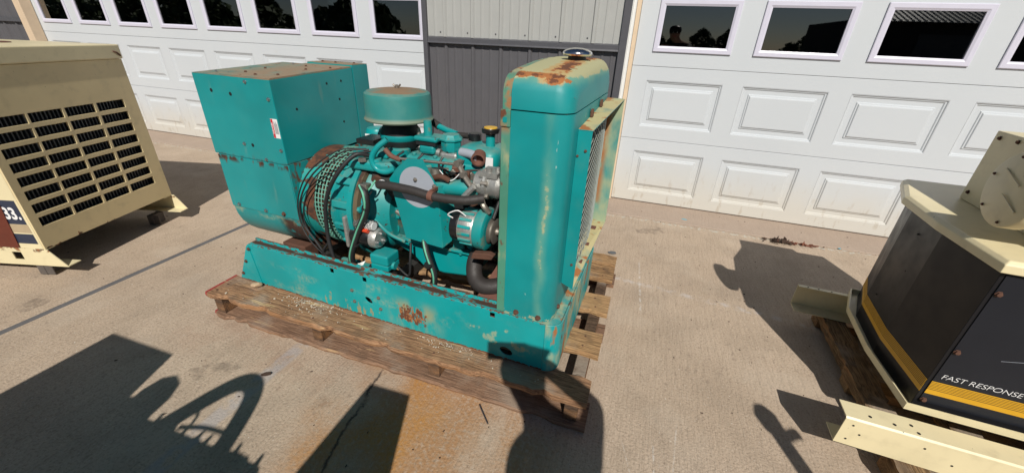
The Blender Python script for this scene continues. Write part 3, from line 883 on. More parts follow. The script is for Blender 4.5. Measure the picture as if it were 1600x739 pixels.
# ---- radiator shell
SY0, SY1, SX0, SX1 = 0.006, 0.775, -0.255, -0.055
def prof(d, z0, ztop):
    """outline of the shell in y,z drawn in by d"""
    y0, y1 = SY0 + d, SY1 - d
    if ztop:
        pts = [(y0, z0), (y0, 1.262 - d * 0.4)]
        for y, z in ((0.009, 1.280), (0.020, 1.295), (0.038, 1.3055), (0.065, 1.3125), (0.11, 1.319), (0.19, 1.327), (0.29, 1.335), (0.39, 1.340), (0.52, 1.343), (0.62, 1.342), (0.68, 1.338), (0.72, 1.328), (0.745, 1.312), (0.757, 1.295)):
            t_ = y / 0.769
            pts.append((y0 + (y1 - y0) * t_, z - d))
        pts += [(y1, 1.262 - d * 0.4), (y1, z0)]
        return pts
    return [(y0, z0), (y0, 1.198), (y1, 1.198), (y1, z0)]
def shell(z0, top, name, mat):
    r = 0.062
    secs = [(SX0, 0.0), (SX1 - r, 0.0)] + [(SX1 - r + r * math.sin(R(a)), r * (1 - math.cos(R(a)))) for a in (15, 30, 45, 60, 75, 90)]
    m = MB()
    n = None
    for x, d in secs:
        p = prof(d, z0, top)
        n = len(p)
        m.v += [(x, y, z) for y, z in p]
    for k in range(len(secs) - 1):
        for i in range(n):
            j = (i + 1) % n
            m.f.append((k * n + i, k * n + j, k * n + n + j, k * n + n + i))
    m.f.append(tuple(range(n)))
    m.f.append(tuple(range((len(secs) - 1) * n, len(secs) * n)))
    return m.build(name, mat, gen, 32)
lower = shell(0.3965, False, 'radiator_shell', 'teal_shell')
tank = shell(1.2025, True, 'radiator_tank', 'teal_tank_top')
# dark seam gasket between the two
MB().box(SX0 + 0.004, SX1 - 0.02, SY0 + 0.02, SY1 - 0.02, 1.197, 1.2035).build('seam_gasket', 'rust_brown', lower, None)
# turned edge strip behind the shell
pa = prof(0.0, 1.2025, True)
ps = prof(0.032, 1.2025, True)
m = MB()
n = len(pa)
for x in (-0.284, SX0 - 0.001):
    m.v += [(x, y, z - 0.004) for y, z in pa]
for i in range(n - 1):
    m.f.append((i, i + 1, n + i + 1, n + i))
m.f += [tuple(range(n)), tuple(range(n, 2 * n))]
MB.build(m, 'edge_strip', 'teal_strip', tank, 32)
MB().box(-0.288, SX0 - 0.001, SY0 + 0.001, SY0 + 0.010, 0.40, 1.145).build('edge_strip', 'teal_strip', lower, None, 0.002)
MB().box(-0.290, SX0 - 0.001, SY0 - 0.004, SY0 + 0.012, 1.1455, 1.2).build('latch_plate', 'teal_strip', lower, None, 0.002)
MB().box(-0.281, -0.267, SY0 - 0.0052, SY0 - 0.0035, 1.160, 1.176).build('latch_slot', 'teal_clean', lower, None)
# radiator core and fan behind it
core = MB().box(-0.296, -0.285, 0.035, 0.745, 0.42, 1.24).build('radiator_core', 'engine_dark', gen, None)
fan = MB()
for k in range(6):
    a = R(60 * k + 12)
    M_ = Matrix.Translation((-0.325, 0.39, 0.80)) @ Matrix.Rotation(a, 4, 'X') @ Matrix.Rotation(R(28), 4, 'Z')
    fan.box(-0.002, 0.002, -0.055, 0.055, 0.05, 0.26, M_)
fan.cyl((-0.36, 0.39, 0.80), (-0.30, 0.39, 0.80), 0.06)
fan.build('fan', 'black_iron', gen)
for x, z in ((-0.202, 0.405), (-0.109, 0.405)):
    inst(rbolt, 'bolt', lower, (x, SY0 - 0.0005, z + 0.012))
inst(rbolt, 'bolt', lower, (SX1 - 0.0005, 0.10, 0.425), (0, 0, R(90)))
# filler cap
cap = MB().lathe((-0.145, 0.40, 1.330), (0, 0, 1), [(0.0, 0.034), (0.020, 0.034), (0.021, 0.0)], 24).build('filler_neck', 'black_iron', tank)
MB().lathe((-0.145, 0.40, 1.352), (0, 0, 1), [(0.0, 0.035), (0.002, 0.050), (0.008, 0.056), (0.014, 0.055), (0.020, 0.048), (0.026, 0.034), (0.029, 0.016), (0.029, 0.0)], 32).build('radiator_cap', 'chrome', tank, 50)
# guard frame round the fan opening
GY0, GY1 = 0.122, 0.735
GN = (-0.0545, -0.006, 0.507, 1.137)      # near side: x inner, x outer, z bottom, z top
GF = (-0.0545, 0.022, 0.560, 1.172)       # far side
def slabs(P, d):
    """quad given thickness d"""
    d = Vector(d)
    P = [Vector(p) for p in P]
    return MB().add(P + [p + d for p in P], [(0, 1, 2, 3), (4, 5, 6, 7), (0, 1, 5, 4), (1, 2, 6, 5), (2, 3, 7, 6), (3, 0, 4, 7)])
guard = slabs([(GN[0], GY0, GN[2] + 0.02), (GN[1], GY0, GN[2]), (GN[1], GY0, GN[3]), (GN[0], GY0, GN[3])], (0, 0.003, 0)).build('guard_frame', 'teal_guard', gen, None, 0.001)
slabs([(GN[0], GY0 - 0.001, GN[3] + 0.0004), (GN[1] + 0.001, GY0 - 0.001, GN[3] + 0.0004), (GF[1] + 0.001, GY1 + 0.001, GF[3] + 0.0004), (GF[0], GY1 + 0.001, GF[3] + 0.0004)], (0, 0, 0.003)).build('frame_side', 'teal_guard', guard, None)
slabs([(GF[0], GY1 - 0.003, GF[2]), (GF[1], GY1 - 0.003, GF[2]), (GF[1], GY1 - 0.003, GF[3]), (GF[0], GY1 - 0.003, GF[3])], (0, 0.003, 0)).build('frame_side', 'teal_guard', guard, None)
slabs([(GN[0], GY0 + 0.0035, GN[2] + 0.0205), (GN[1], GY0 + 0.0035, GN[2] + 0.0005), (GF[1], GY1 - 0.0035, GF[2]), (GF[0], GY1 - 0.0035, GF[2])], (0, 0, 0.003)).build('frame_side', 'teal_guard', guard, None)
slabs([(-0.0535, GY0 + 0.004, GN[2] + 0.024), (-0.0535, GY1 - 0.004, GF[2] + 0.004), (-0.0535, GY1 - 0.004, GF[3] - 0.001), (-0.0535, GY0 + 0.004, GN[3] - 0.001)], (0.001, 0, 0)).build('core_face', 'hole_dark', guard, None)
# expanded wire mesh, bowed outwards
wm = MB()
ny, nz = 22, 34
def mp(i, j):
    t_ = i / ny
    y = GY0 + 0.006 + (GY1 - 0.012 - GY0) * t_
    zb, zt = GN[2] + 0.026 + (GF[2] - GN[2] - 0.016) * t_, GN[3] - 0.004 + (GF[3] - GN[3]) * t_
    return Vector((-0.046 + 0.022 * math.sin(math.pi * t_), y, zb + (zt - zb) * j / nz))
for j in range(nz):
    for i in range(ny + 1):
        if (i + j) % 2 == 0:
            if i < ny:
                wm.tube([mp(i, j), mp(i + 1, j + 1)], 0.0015, 4, 0)
            if i > 0:
                wm.tube([mp(i, j), mp(i - 1, j + 1)], 0.0015, 4, 0)
wm.build('wire_mesh', 'mesh_wire', guard, None)
for y in (0.30, 0.50):
    MB().box(-0.052, -0.042, y, y + 0.022, 1.137 + 0.057 * (y - 0.12) + 0.006, 1.137 + 0.057 * (y - 0.12) + 0.034).build('mounting_tab', 'rust_brown', guard, None, 0.002)
for y in (0.3, 0.45, 0.62):
    MB().box(-0.035, -0.010, y, y + 0.03, 0.512 + 0.087 * (y - 0.12) + 0.003, 0.517 + 0.087 * (y - 0.12) + 0.004).build('mounting_tab', 'rust_plate', guard, None, 0.001)
for x, z in ((-0.022, 1.07), (-0.022, 0.62)):
    inst(rbolt, 'bolt', guard, (x, GY0 - 0.0005, z), scale=(0.45, 0.45, 0.45))
inst(rbolt, 'bolt', guard, (-0.048, GY0 - 0.0005, 1.05), scale=(0.4, 0.4, 0.4))

# ---- control box
BX0, BX1, BY0, BY1 = -1.884, -1.402, 0.10, 0.612
BZ0, BZ1 = 0.828, 1.202
box = MB()
box.add([(BX0, BY0, BZ0), (BX1, BY0, BZ0), (BX1, BY1, BZ0 + 0.012), (BX0, BY1, BZ0 + 0.012), (BX0, BY0, BZ1), (BX1, BY0, BZ1), (BX1, BY1, BZ1 + 0.026), (BX0, BY1, BZ1 + 0.026)],
        [(0, 1, 2, 3), (4, 5, 6, 7), (0, 1, 5, 4), (1, 2, 6, 5), (2, 3, 7, 6), (3, 0, 4, 7)])
cb = box.build('control_box', 'teal_box', gen, None, 0.003)
MB().add([(BX0 + 0.001, BY0 + 0.001, BZ1 + 0.0005), (BX1 - 0.001, BY0 + 0.001, BZ1 + 0.0005), (BX1 - 0.001, BY1, BZ1 + 0.0265), (BX0 + 0.001, BY1, BZ1 + 0.0265),
          (BX0 + 0.001, BY0 + 0.001, BZ1 + 0.003), (BX1 - 0.001, BY0 + 0.001, BZ1 + 0.003), (BX1 - 0.001, BY1, BZ1 + 0.029), (BX0 + 0.001, BY1, BZ1 + 0.029)],
         [(0, 1, 2, 3), (4, 5, 6, 7), (0, 1, 5, 4), (1, 2, 6, 5), (2, 3, 7, 6), (3, 0, 4, 7)]).build('box_lid', 'teal_box_top', cb, None)
def lid_z(y): return BZ1 + 0.003 + 0.026 * (y - BY0) / (BY1 - BY0)
MB().add([(-1.72, BY0 + 0.012, lid_z(BY0 + .012) + .0003), (BX1 - 0.008, BY0 + 0.012, lid_z(BY0 + .012) + .0003), (BX1 - 0.008, BY1, lid_z(BY1) + .0003), (-1.72, BY1, lid_z(BY1) + .0003),
          (-1.72, BY0 + 0.012, lid_z(BY0 + .012) + .0033), (BX1 - 0.008, BY0 + 0.012, lid_z(BY0 + .012) + .0033), (BX1 - 0.008, BY1, lid_z(BY1) + .0033), (-1.72, BY1, lid_z(BY1) + .0033)],
         [(0, 1, 2, 3), (4, 5, 6, 7), (0, 1, 5, 4), (1, 2, 6, 5), (2, 3, 7, 6), (3, 0, 4, 7)]).build('lid_panel', 'teal_box_top', cb, None, 0.001)
ext = MB().box(-1.71, BX1, BY1 + 0.003, 0.738, BZ0 - 0.05, 1.240).build('box_extension', 'teal_box', gen, None, 0.003)
MB().box(-1.709, BX1 - 0.001, BY1 + 0.004, 0.737, 1.2405, 1.2435).build('extension_lid', 'teal_box_top', ext, None)
sb = MB().lathe((0, 0, 0), (0, -1, 0), [(0, 0.010), (0.002, 0.010), (0.0025, 0.0075), (0.008, 0.007), (0.010, 0.003)], 8).mesh('bolt', 40)
sb.materials.append(MAT['steel'])
for x, z in ((-1.546, 1.187), (-1.427, 1.123), (-1.420, 0.897), (-1.530, 0.840), (-1.652, 0.902)):
    inst(sb, 'bolt', cb, (x, BY0 - 0.0005, z), scale=(0.85, 0.85, 0.85))
for x, z in ((-1.660, 1.127), (-1.781, 1.134), (-1.60, 0.90)):
    MB().lathe((x, BY0 - 0.0003, z), (0, -1, 0), [(0, 0.009), (0.0012, 0.007)], 10).build('screw_hole', 'hole_dark', cb)
for y, z in ((0.213, 1.069), (0.492, 1.083), (0.50, 0.967), (0.42, 1.165), (0.52, 1.17)):
    MB().lathe((BX1 + 0.0003, y, z), (1, 0, 0), [(0, 0.006), (0.0012, 0.005)], 10).build('screw_hole', 'hole_dark', cb)
for x, y in ((-1.80, 0.16), (-1.66, 0.2), (-1.55, 0.16), (-1.46, 0.2), (-1.5, 0.4), (-1.6, 0.5), (-1.7, 0.34), (-1.44, 0.5), (-1.74, 0.55)):
    o = inst(rbolt if x > -1.72 else sb, 'bolt', cb, (x, y, lid_z(y) + 0.0035), (R(-90), 0, 0), (0.6, 0.6, 0.6))
for x, y in ((-1.66, 0.68), (-1.55, 0.66), (-1.45, 0.69)):
    inst(rbolt, 'bolt', ext, (x, y, 1.244), (R(-90), 0, 0), (0.6, 0.6, 0.6))
# warning sticker
stk = MB().box(-1.446, -1.406, BY0 - 0.0012, BY0 - 0.0004, 0.953, 1.039).build('warning_sticker', 'decal_white', cb, None)
MB().box(-1.445, -1.433, BY0 - 0.0018, BY0 - 0.0013, 0.954, 1.038).build('red_band', 'decal_red', stk, None)
text('sticker_text', 'DANGER', 0.0125, 'decal_white', stk, Matrix.Translation((-1.4362, BY0 - 0.0022, 0.972)) @ Matrix.Rotation(R(-90), 4, 'Y') @ Matrix.Rotation(R(90), 4, 'X'), 1.0)
for k in range(6):
    MB().box(-1.429 + 0.0035 * k, -1.4278 + 0.0035 * k, BY0 - 0.0017, BY0 - 0.0013, 0.972, 1.030 - 0.006 * (k % 3)).build('print_line', 'engine_dark', stk, None)

# ---- alternator housing under the box (flat sides, round belly)
def ush(y0, y1, zt, zc, n=14):
    r = (y1 - y0) / 2
    yc = (y0 + y1) / 2
    return [(y0, zt)] + [(yc + r * math.cos(R(180 + 180 * i / n)), zc + r * math.sin(R(180 + 180 * i / n)) * 0.92) for i in range(n + 1)] + [(y1, zt)]
hs = MB().prism(ush(BY0 + 0.004, 0.606, 0.8275, 0.545), YZ, -1.866, -1.406).build('alternator_housing', 'teal_housing', gen, 30)
MB().box(-1.868, -1.404, BY0 - 0.001, BY0 + 0.0035, 0.545, 0.8235).build('side_cover', 'teal_box', hs, None, 0.0015)
for x, z in ((-1.812, 0.562), (-1.622, 0.560), (-1.5, 0.563)):
    inst(sb if x < -1.6 else rbolt, 'bolt', hs, (x, BY0 - 0.0012, z))
MB().prism(ush(BY0 + 0.0035, 0.6065, 0.55, 0.545), YZ, -1.60, -1.596).build('belly_seam', 'teal_engine', hs, 30)
MB().prism(ush(BY0 + 0.0015, 0.609, 0.8285, 0.545), YZ, -1.4056, -1.398).build('end_flange', 'teal_housing', hs, 30)
for y in (0.17, 0.5):
    MB().box(-1.66, -1.50, y, y + 0.09, 0.222, 0.335).build('rubber_mount', 'rust_brown', gen, None, 0.006)

# ---- bell housing: painted ring, wire screen, cast flywheel housing
AX, AZ = 0.365, 0.615
bell = MB().lathe((-1.397, AX, AZ), (1, 0, 0), [(0.0, 0.252), (0.10, 0.256), (0.10, 0.20)], 56).build('bell_ring', 'teal_ring', gen, 40)
MB().lathe((-1.297, AX, AZ), (1, 0, 0), [(0.0, 0.238), (0.11, 0.238)], 40).build('rotor', 'rust_brown', bell)
scr = MB()
for i in range(72):
    a = 2 * math.pi * i / 72
    c_, s_ = math.cos(a), math.sin(a)
    scr.tube([(-1.300, AX + 0.252 * c_, AZ + 0.252 * s_), (-1.196, AX + 0.252 * c_, AZ + 0.252 * s_)], 0.0030, 4, 0)
for k in range(6):
    x = -1.292 + 0.0185 * k
    scr.tube([(x, AX + 0.2535 * math.cos(2 * math.pi * i / 72), AZ + 0.2535 * math.sin(2 * math.pi * i / 72)) for i in range(73)], 0.0030, 4, 0)
scr.build('wire_screen', 'greenish_wire', bell, None)
fly = MB().lathe((-1.197, AX, AZ), (1, 0, 0), [(0.0, 0.19), (0.0, 0.258), (0.022, 0.262), (0.030, 0.250), (0.115, 0.262), (0.118, 0.283), (0.145, 0.283), (0.147, 0.20)], 64).build('flywheel_housing', 'teal_engine', gen, 35)
fly2 = MB().lathe((-1.049, AX, AZ), (1, 0, 0), [(0.0, 0.276), (0.022, 0.276), (0.026, 0.25), (0.030, 0.20)], 48).build('housing_flange', 'rusty_flange', fly, 35)
MB().lathe((-1.022, AX, AZ), (1, 0, 0), [(0.0, 0.256), (0.01, 0.254), (0.06, 0.222), (0.11, 0.19)], 48).build('housing_cone', 'teal_engine', fly, 35)
gb = MB().lathe((0, 0, 0), (1, 0, 0), [(0, 0.015), (0.012, 0.015), (0.016, 0.008)], 6).mesh('bolt', 30)
gb.materials.append(MAT['teal_engine'])
for k in range(16):
    a = R(22.5 * k + 10)
    inst(gb, 'bolt', fly2, (-1.027, AX + 0.262 * math.cos(a), AZ + 0.262 * math.sin(a)))
for k in range(5):
    a = R(118 + 24 * k)
    p = Vector((-1.13, AX + 0.262 * math.cos(a), AZ + 0.262 * math.sin(a)))
    M_ = Matrix.Translation(p) @ Matrix.Rotation(a, 4, 'X')
    MB().box(-0.045, 0.055, -0.004, 0.014, -0.018, 0.018, M_).build('housing_rib', 'teal_engine', fly, None, 0.006)
MB().box(-1.22, -1.02, 0.09, 0.16, ZB + 0.005, ZB + 0.20).build('engine_mount', 'teal_engine', gen, None, 0.01)

# ---- engine block, pan and head
blk = MB().box(-1.03, -0.40, 0.235, 0.52, 0.50, 0.745).build('engine_block', 'shaded_grimy_block', gen, None, 0.02, 3)
MB().box(-0.99, -0.44, 0.225, 0.235, 0.60, 0.70).build('side_cover', 'teal_engine', blk, None, 0.006)
for k in range(4):
    MB().lathe((-0.93 + 0.14 * k, 0.2345, 0.545), (0, -1, 0), [(0, 0.026), (0.006, 0.026), (0.006, 0.019), (0.002, 0.018)], 16).build('core_plug', 'teal_engine', blk)
head = MB().box(-1.02, -0.42, 0.255, 0.50, 0.745, 0.83).build('cylinder_head', 'engine_dark', gen, None, 0.012)
vc = MB().box(-1.0, -0.45, 0.29, 0.46, 0.8305, 0.905).build('valve_cover', 'teal_engine', gen, None, 0.025, 3)
for k in range(5):
    inst(gb, 'bolt', vc, (-0.95 + 0.11 * k, 0.31, 0.905), (0, R(-90), 0), (0.7, 0.7, 0.7))
# sloping pan: deep toward the radiator
pan = MB().prism([(-1.03, 0.5), (-1.02, 0.475), (-0.93, 0.455), (-0.84, 0.42), (-0.775, 0.362), (-0.66, 0.352), (-0.50, 0.372), (-0.475, 0.41), (-0.47, 0.5)], XZ, 0.225, 0.525).build('oil_pan', 'teal_clean', gen, 30, 0.018, 3)
MB().box(-1.035, -0.46, 0.205, 0.545, 0.4995, 0.513).build('pan_rail', 'teal_engine', pan, None, 0.003)
for k in range(8):
    inst(gb, 'bolt', pan, (-0.98 + 0.07 * k, 0.214, 0.498), (0, R(90), 0), (0.55, 0.55, 0.55))
# intake casting over the housing, rusty manifold and teal runner
MB().prism([(-1.13, 0.195), (-1.10, 0.165), (-0.93, 0.175), (-0.88, 0.21), (-0.88, 0.40), (-1.13, 0.40)], XY, 0.838, 0.885).build('intake_casting', 'teal_engine', gen, None, 0.014, 3)
MB().prism([(-1.12, 0.22), (-0.94, 0.24), (-0.94, 0.38), (-1.12, 0.38)], XY, 0.8855, 0.918).build('intake_cover', 'teal_engine', gen, None, 0.010, 2)
MB().tube([(-1.0, 0.225, 0.80), (-0.93, 0.222, 0.79), (-0.80, 0.22, 0.785), (-0.66, 0.22, 0.80)], 0.036, 12).build('exhaust_manifold', 'engine_dark', gen, 50)
MB().tube([(-0.70, 0.185, 0.815), (-0.63, 0.175, 0.828), (-0.52, 0.175, 0.838), (-0.455, 0.19, 0.84)], 0.034, 14).build('coolant_runner', 'teal_engine', gen, 50)
for k in range(5):
    MB().cyl((-0.97 + 0.12 * k, 0.25, 0.80), (-0.97 + 0.12 * k, 0.19, 0.785), 0.03, 0.034, 12).build('manifold_port', 'rust_brown', gen)

# ---- air cleaner
AC = (-0.948, 0.37)
ac = MB().lathe((AC[0], AC[1], 1.034), (0, 0, 1), [(0.012, 0.13), (0.012, 0.154), (0.018, 0.157), (0.026, 0.153), (0.036, 0.149), (0.112, 0.150), (0.128, 0.146), (0.137, 0.134), (0.142, 0.10), (0.147, 0.03), (0.148, 0.0)], 64).build('air_cleaner', 'teal_air', gen, 28)
MB().tube([(AC[0] - 0.02, AC[1], 1.196), (AC[0] - 0.008, AC[1], 1.189), (AC[0] + 0.008, AC[1], 1.189), (AC[0] + 0.02, AC[1], 1.198)], 0.004, 6).cyl((AC[0], AC[1], 1.18), (AC[0], AC[1], 1.196), 0.006).build('wing_nut', 'dull_steel', ac)
MB().lathe((AC[0], AC[1], 0.905), (0, 0, 1), [(0, 0.06), (0.02, 0.088), (0.085, 0.094), (0.115, 0.078), (0.141, 0.072)], 36).build('air_horn', 'black_iron', gen, 50)
MB().lathe((AC[0], AC[1], 0.948), (0, 0, 1), [(0, 0.075), (0.006, 0.0885), (0.012, 0.0945), (0.030, 0.0965), (0.036, 0.0945)], 36).build('horn_band', 'teal_clean', gen, 50)
MB().lathe((AC[0] + 0.03, AC[1] - 0.06, 0.875), (0, 0, 1), [(0, 0.05), (0.05, 0.05), (0.055, 0.042)], 20).build('carburettor_throat', 'teal_engine', gen)
can = MB().lathe((-1.185, 0.50, 0.845), (0, 0, 1), [(0, 0.058), (0.01, 0.062), (0.095, 0.062), (0.112, 0.054), (0.118, 0.03), (0.119, 0.0)], 28).build('canister', 'teal_clean', gen, 45)
MB().box(-1.215, -1.188, 0.4335, 0.4385, 0.885, 0.935).build('sticker', 'decal_white', can, None)
# fuel regulators
rg = MB().box(-0.835, -0.715, 0.30, 0.40, 0.972, 0.995).build('fuel_regulator', 'teal_engine', gen, None, 0.010, 3)
MB().box(-0.825, -0.725, 0.308, 0.392, 0.957, 0.9715).build('regulator_band', 'black_iron', rg, None)
MB().box(-0.815, -0.735, 0.31, 0.39, 0.915, 0.9565).build('regulator_base', 'teal_engine', rg, None, 0.012)
MB().cyl((-0.782, 0.345, 0.99), (-0.782, 0.345, 1.06), 0.020, 0.018, 16).build('breather_stub', 'teal_engine', rg)
MB().cyl((-0.835, 0.35, 0.98), (-0.835, 0.35, 1.02), 0.010, 0.008, 10).build('bleed_screw', 'dull_steel', rg)
r2 = MB().lathe((-0.678, 0.37, 0.93), (0, 0, 1), [(0, 0.040), (0.012, 0.046), (0.048, 0.047), (0.052, 0.054), (0.058, 0.054), (0.066, 0.045), (0.076, 0.038), (0.077, 0)], 8).build('fuel_bowl', 'teal_engine', gen, 30)
MB().box(-0.72, -0.63, 0.33, 0.41, 0.895, 0.9295).build('bowl_bracket', 'aluminium', r2, None, 0.012)
MB().cyl((-0.72, 0.345, 0.92), (-0.76, 0.345, 0.925), 0.018).build('union_nut', 'aluminium', r2)
MB().cyl((-0.63, 0.36, 0.925), (-0.60, 0.35, 0.935), 0.020).build('union_nut', 'aluminium', r2)
MB().tube([(-0.60, 0.32, 0.945), (-0.545, 0.30, 0.948), (-0.515, 0.285, 0.945)], 0.020, 14).build('outlet_pipe', 'primer_grey', gen, 50)
el = MB().lathe((-0.503, 0.295, 0.942), (0.25, -0.93, -0.2), [(-0.025, 0.02), (-0.015, 0.030), (0.028, 0.031), (0.030, 0.024), (0.004, 0.020), (0.002, 0.0)], 22).build('pipe_elbow', 'rust_plate', gen, 40)
# filler tank with sticker and oil cap
tk = MB().box(-0.635, -0.43, 0.30, 0.50, 0.862, 0.972).build('filler_tank', 'teal_engine', gen, None, 0.045, 5)
tk.data.shade_smooth()
MB().box(-0.645, -0.42, 0.29, 0.51, 0.850, 0.8615).build('tank_flange', 'teal_engine', tk, None, 0.003)
MB().box(-0.475, -0.440, 0.2982, 0.2998, 0.89, 0.945).build('sticker', 'decal_white', tk, None)
nk = MB().cyl((-0.492, 0.39, 0.965), (-0.492, 0.39, 1.02), 0.021, 0.021, 20).build('filler_neck', 'teal_clean', tk)
MB().lathe((-0.492, 0.39, 1.0205), (0, 0, 1), [(0, 0.022), (0.008, 0.022), (0.010, 0.039), (0.026, 0.042), (0.030, 0.040), (0.030, 0.0)], 20).build('oil_cap', 'black_plastic', nk, 40)
MB().lathe((-0.492, 0.39, 1.0507), (0, 0, 1), [(0, 0.030), (0.003, 0.029), (0.003, 0.0)], 24).build('cap_disc', 'yellow_plastic', nk, 40)
MB().lathe((-0.598, 0.45, 0.974), (0, 0, 1), [(0, 0.032), (0.026, 0.032), (0.031, 0.026), (0.031, 0.0)], 20).build('black_cap', 'black_plastic', gen, 40)
MB().tube([(-0.69, 0.46, 0.984), (-0.65, 0.455, 0.986), (-0.625, 0.45, 0.988)], 0.014, 10).build('breather_hose', 'hose_rubber', gen, 50)
MB().tube([(-0.82, 0.50, 1.004), (-0.77, 0.49, 0.992), (-0.70, 0.465, 0.985)], 0.015, 10).build('breather_pipe', 'teal_clean', gen, 50)
MB().tube([(-0.91, 0.50, 1.036), (-0.86, 0.51, 1.02), (-0.815, 0.50, 1.003)], 0.018, 10).build('breather_hose', 'hose_rubber', gen, 50)

# ---- bent sheet guard with grey primer disc
cvp = [(-0.844, 0.845), (-0.800, 0.900), (-0.745, 0.947), (-0.673, 0.953), (-0.611, 0.850), (-0.600, 0.564), (-0.785, 0.575)]
cv = plate('sheet_guard', cvp, [], XZ, 0.118, 0.121, 'teal_clean', gen)
MB().add([(-0.611, 0.1185, 0.85), (-0.600, 0.1185, 0.564), (-0.560, 0.22, 0.60), (-0.585, 0.16, 0.845), (-0.608, 0.1215, 0.85), (-0.597, 0.1215, 0.564), (-0.557, 0.223, 0.60), (-0.582, 0.163, 0.845)],
         [(0, 1, 2, 3), (4, 5, 6, 7), (0, 1, 5, 4), (1, 2, 6, 5), (2, 3, 7, 6), (3, 0, 4, 7)]).build('guard_return', 'teal_engine', cv, None)
dp = [(-0.608, 0.78), (-0.612, 0.849)]
dp = circ(-0.706, 0.828, 0.088, 0.090, 40)
dp = [(min(x, -0.6145), z) for x, z in dp]
plate('primer_patch', dp, [], XZ, 0.1172, 0.1178, 'primer_grey', cv)
inst(bolt, 'bolt', cv, (-0.712, 0.1168, 0.862), scale=(0.8, 0.8, 0.8))
inst(bolt, 'bolt', cv, (-0.622, 0.1178, 0.846), scale=(0.9, 0.9, 0.9))
# coolant hose across the front
MB().tube([(-0.90, 0.155, 0.80), (-0.872, 0.085, 0.823), (-0.82, 0.075, 0.832), (-0.704, 0.072, 0.831), (-0.609, 0.072, 0.822), (-0.48, 0.085, 0.822), (-0.40, 0.12, 0.832)], 0.0185, 14).build('coolant_hose', 'hose_rubber', gen, 60)
MB().lathe((-0.622, 0.072, 0.823), (1, 0, -0.05), [(0, 0.0205), (0.0, 0.0215), (0.022, 0.0215), (0.022, 0.0205)], 18).box(-0.617, -0.606, 0.07, 0.117, 0.835, 0.848).build('hose_clamp', 'rust_plate', gen)
MB().lathe((-0.895, 0.13, 0.808), (0.5, -0.75, 0.3), [(0, 0.021), (0.014, 0.021)], 16).build('hose_clamp', 'steel', gen)
# throttle linkage
MB().tube([(-0.851, 0.15, 0.935), (-0.813, 0.15, 0.930), (-0.53, 0.15, 0.944)], 0.0065, 8, 0).build('throttle_rod', 'dull_steel', gen, 50)
MB().tube([(-0.875, 0.15, 0.962), (-0.845, 0.15, 0.936), (-0.80, 0.152, 0.925)], 0.011, 8).build('rod_end', 'rust_plate', gen, 50)
MB().tube([(-0.522, 0.142, 0.952), (-0.497, 0.14, 0.905), (-0.461, 0.138, 0.862)], 0.011, 8, 0).cyl((-0.524, 0.13, 0.952), (-0.524, 0.16, 0.952), 0.014).cyl((-0.50, 0.128, 0.91), (-0.50, 0.155, 0.91), 0.012).build('throttle_lever', 'dull_steel', gen)
MB().tube([(-0.448, 0.13, 0.87), (-0.47, 0.125, 0.845), (-0.492, 0.12, 0.818)], 0.013, 8, 0).build('governor_arm', 'aluminium', gen)
# governor casting
gv = MB().lathe((-0.475, 0.20, 0.865), (1, 0, 0), [(0, 0.035), (0.012, 0.05), (0.05, 0.054), (0.055, 0.064), (0.066, 0.064), (0.072, 0.052), (0.11, 0.056), (0.135, 0.04)], 20).build('governor', 'aluminium', gen, 35)
for k in range(6):
    a = R(60 * k + 100)
    MB().cyl((-0.425, 0.20 + 0.058 * math.cos(a), 0.865 + 0.058 * math.sin(a)), (-0.398, 0.20 + 0.058 * math.cos(a), 0.865 + 0.058 * math.sin(a)), 0.010, 0.010, 6).build('bolt', 'dull_steel', gv)
MB().box(-0.44, -0.36, 0.155, 0.25, 0.905, 0.925).cyl((-0.40, 0.17, 0.92), (-0.40, 0.17, 0.945), 0.012).cyl((-0.375, 0.2, 0.92), (-0.375, 0.2, 0.94), 0.010).build('governor_cover', 'aluminium', gv, 30)
MB().tube([(-0.42, 0.14, 0.82), (-0.40, 0.12, 0.80), (-0.38, 0.13, 0.77)], 0.012, 8).build('governor_arm', 'dull_steel', gen)

# ---- charging alternator, belt drive and lower hose
al = MB().lathe((-0.545, 0.145, 0.683), (1, 0, 0), [(0, 0.04), (0.004, 0.066), (0.034, 0.070), (0.040, 0.066)], 28).build('charging_alternator', 'black_plastic', gen, 40)
MB().lathe((-0.504, 0.145, 0.683), (1, 0, 0), [(0, 0.070), (0.02, 0.076), (0.060, 0.077), (0.070, 0.072)], 30).build('stator_case', 'aluminium', al, 40)
for k in range(16):
    a = R(22.5 * k)
    M_ = Matrix.Translation((-0.47, 0.145, 0.683)) @ Matrix.Rotation(a, 4, 'X')
    MB().box(-0.026, 0.030, -0.006, 0.006, 0.074, 0.081, M_).build('cooling_rib', 'teal_engine', al, None, 0.001)
MB().lathe((-0.432, 0.145, 0.685), (1, 0, 0), [(0, 0.075), (0.003, 0.084), (0.010, 0.087), (0.045, 0.087), (0.050, 0.078), (0.050, 0.06)], 32).build('drive_end', 'teal_engine', al, 40)
MB().lathe((-0.381, 0.145, 0.685), (1, 0, 0), [(0, 0.045), (0.004, 0.055), (0.012, 0.042), (0.018, 0.042), (0.026, 0.055), (0.030, 0.048), (0.030, 0.016), (0.042, 0.014)], 28).build('pulley', 'dull_steel', al, 40)
MB().tube([(-0.53, 0.10, 0.73), (-0.545, 0.085, 0.75), (-0.50, 0.085, 0.775), (-0.47, 0.10, 0.75)], 0.0026, 6).build('wire', 'decal_white', al)
MB().prism([(-0.44, 0.57), (-0.345, 0.585), (-0.335, 0.605), (-0.36, 0.612), (-0.43, 0.60)], XZ, 0.075, 0.105).build('adjuster_bracket', 'rust_brown', gen, None, 0.004)
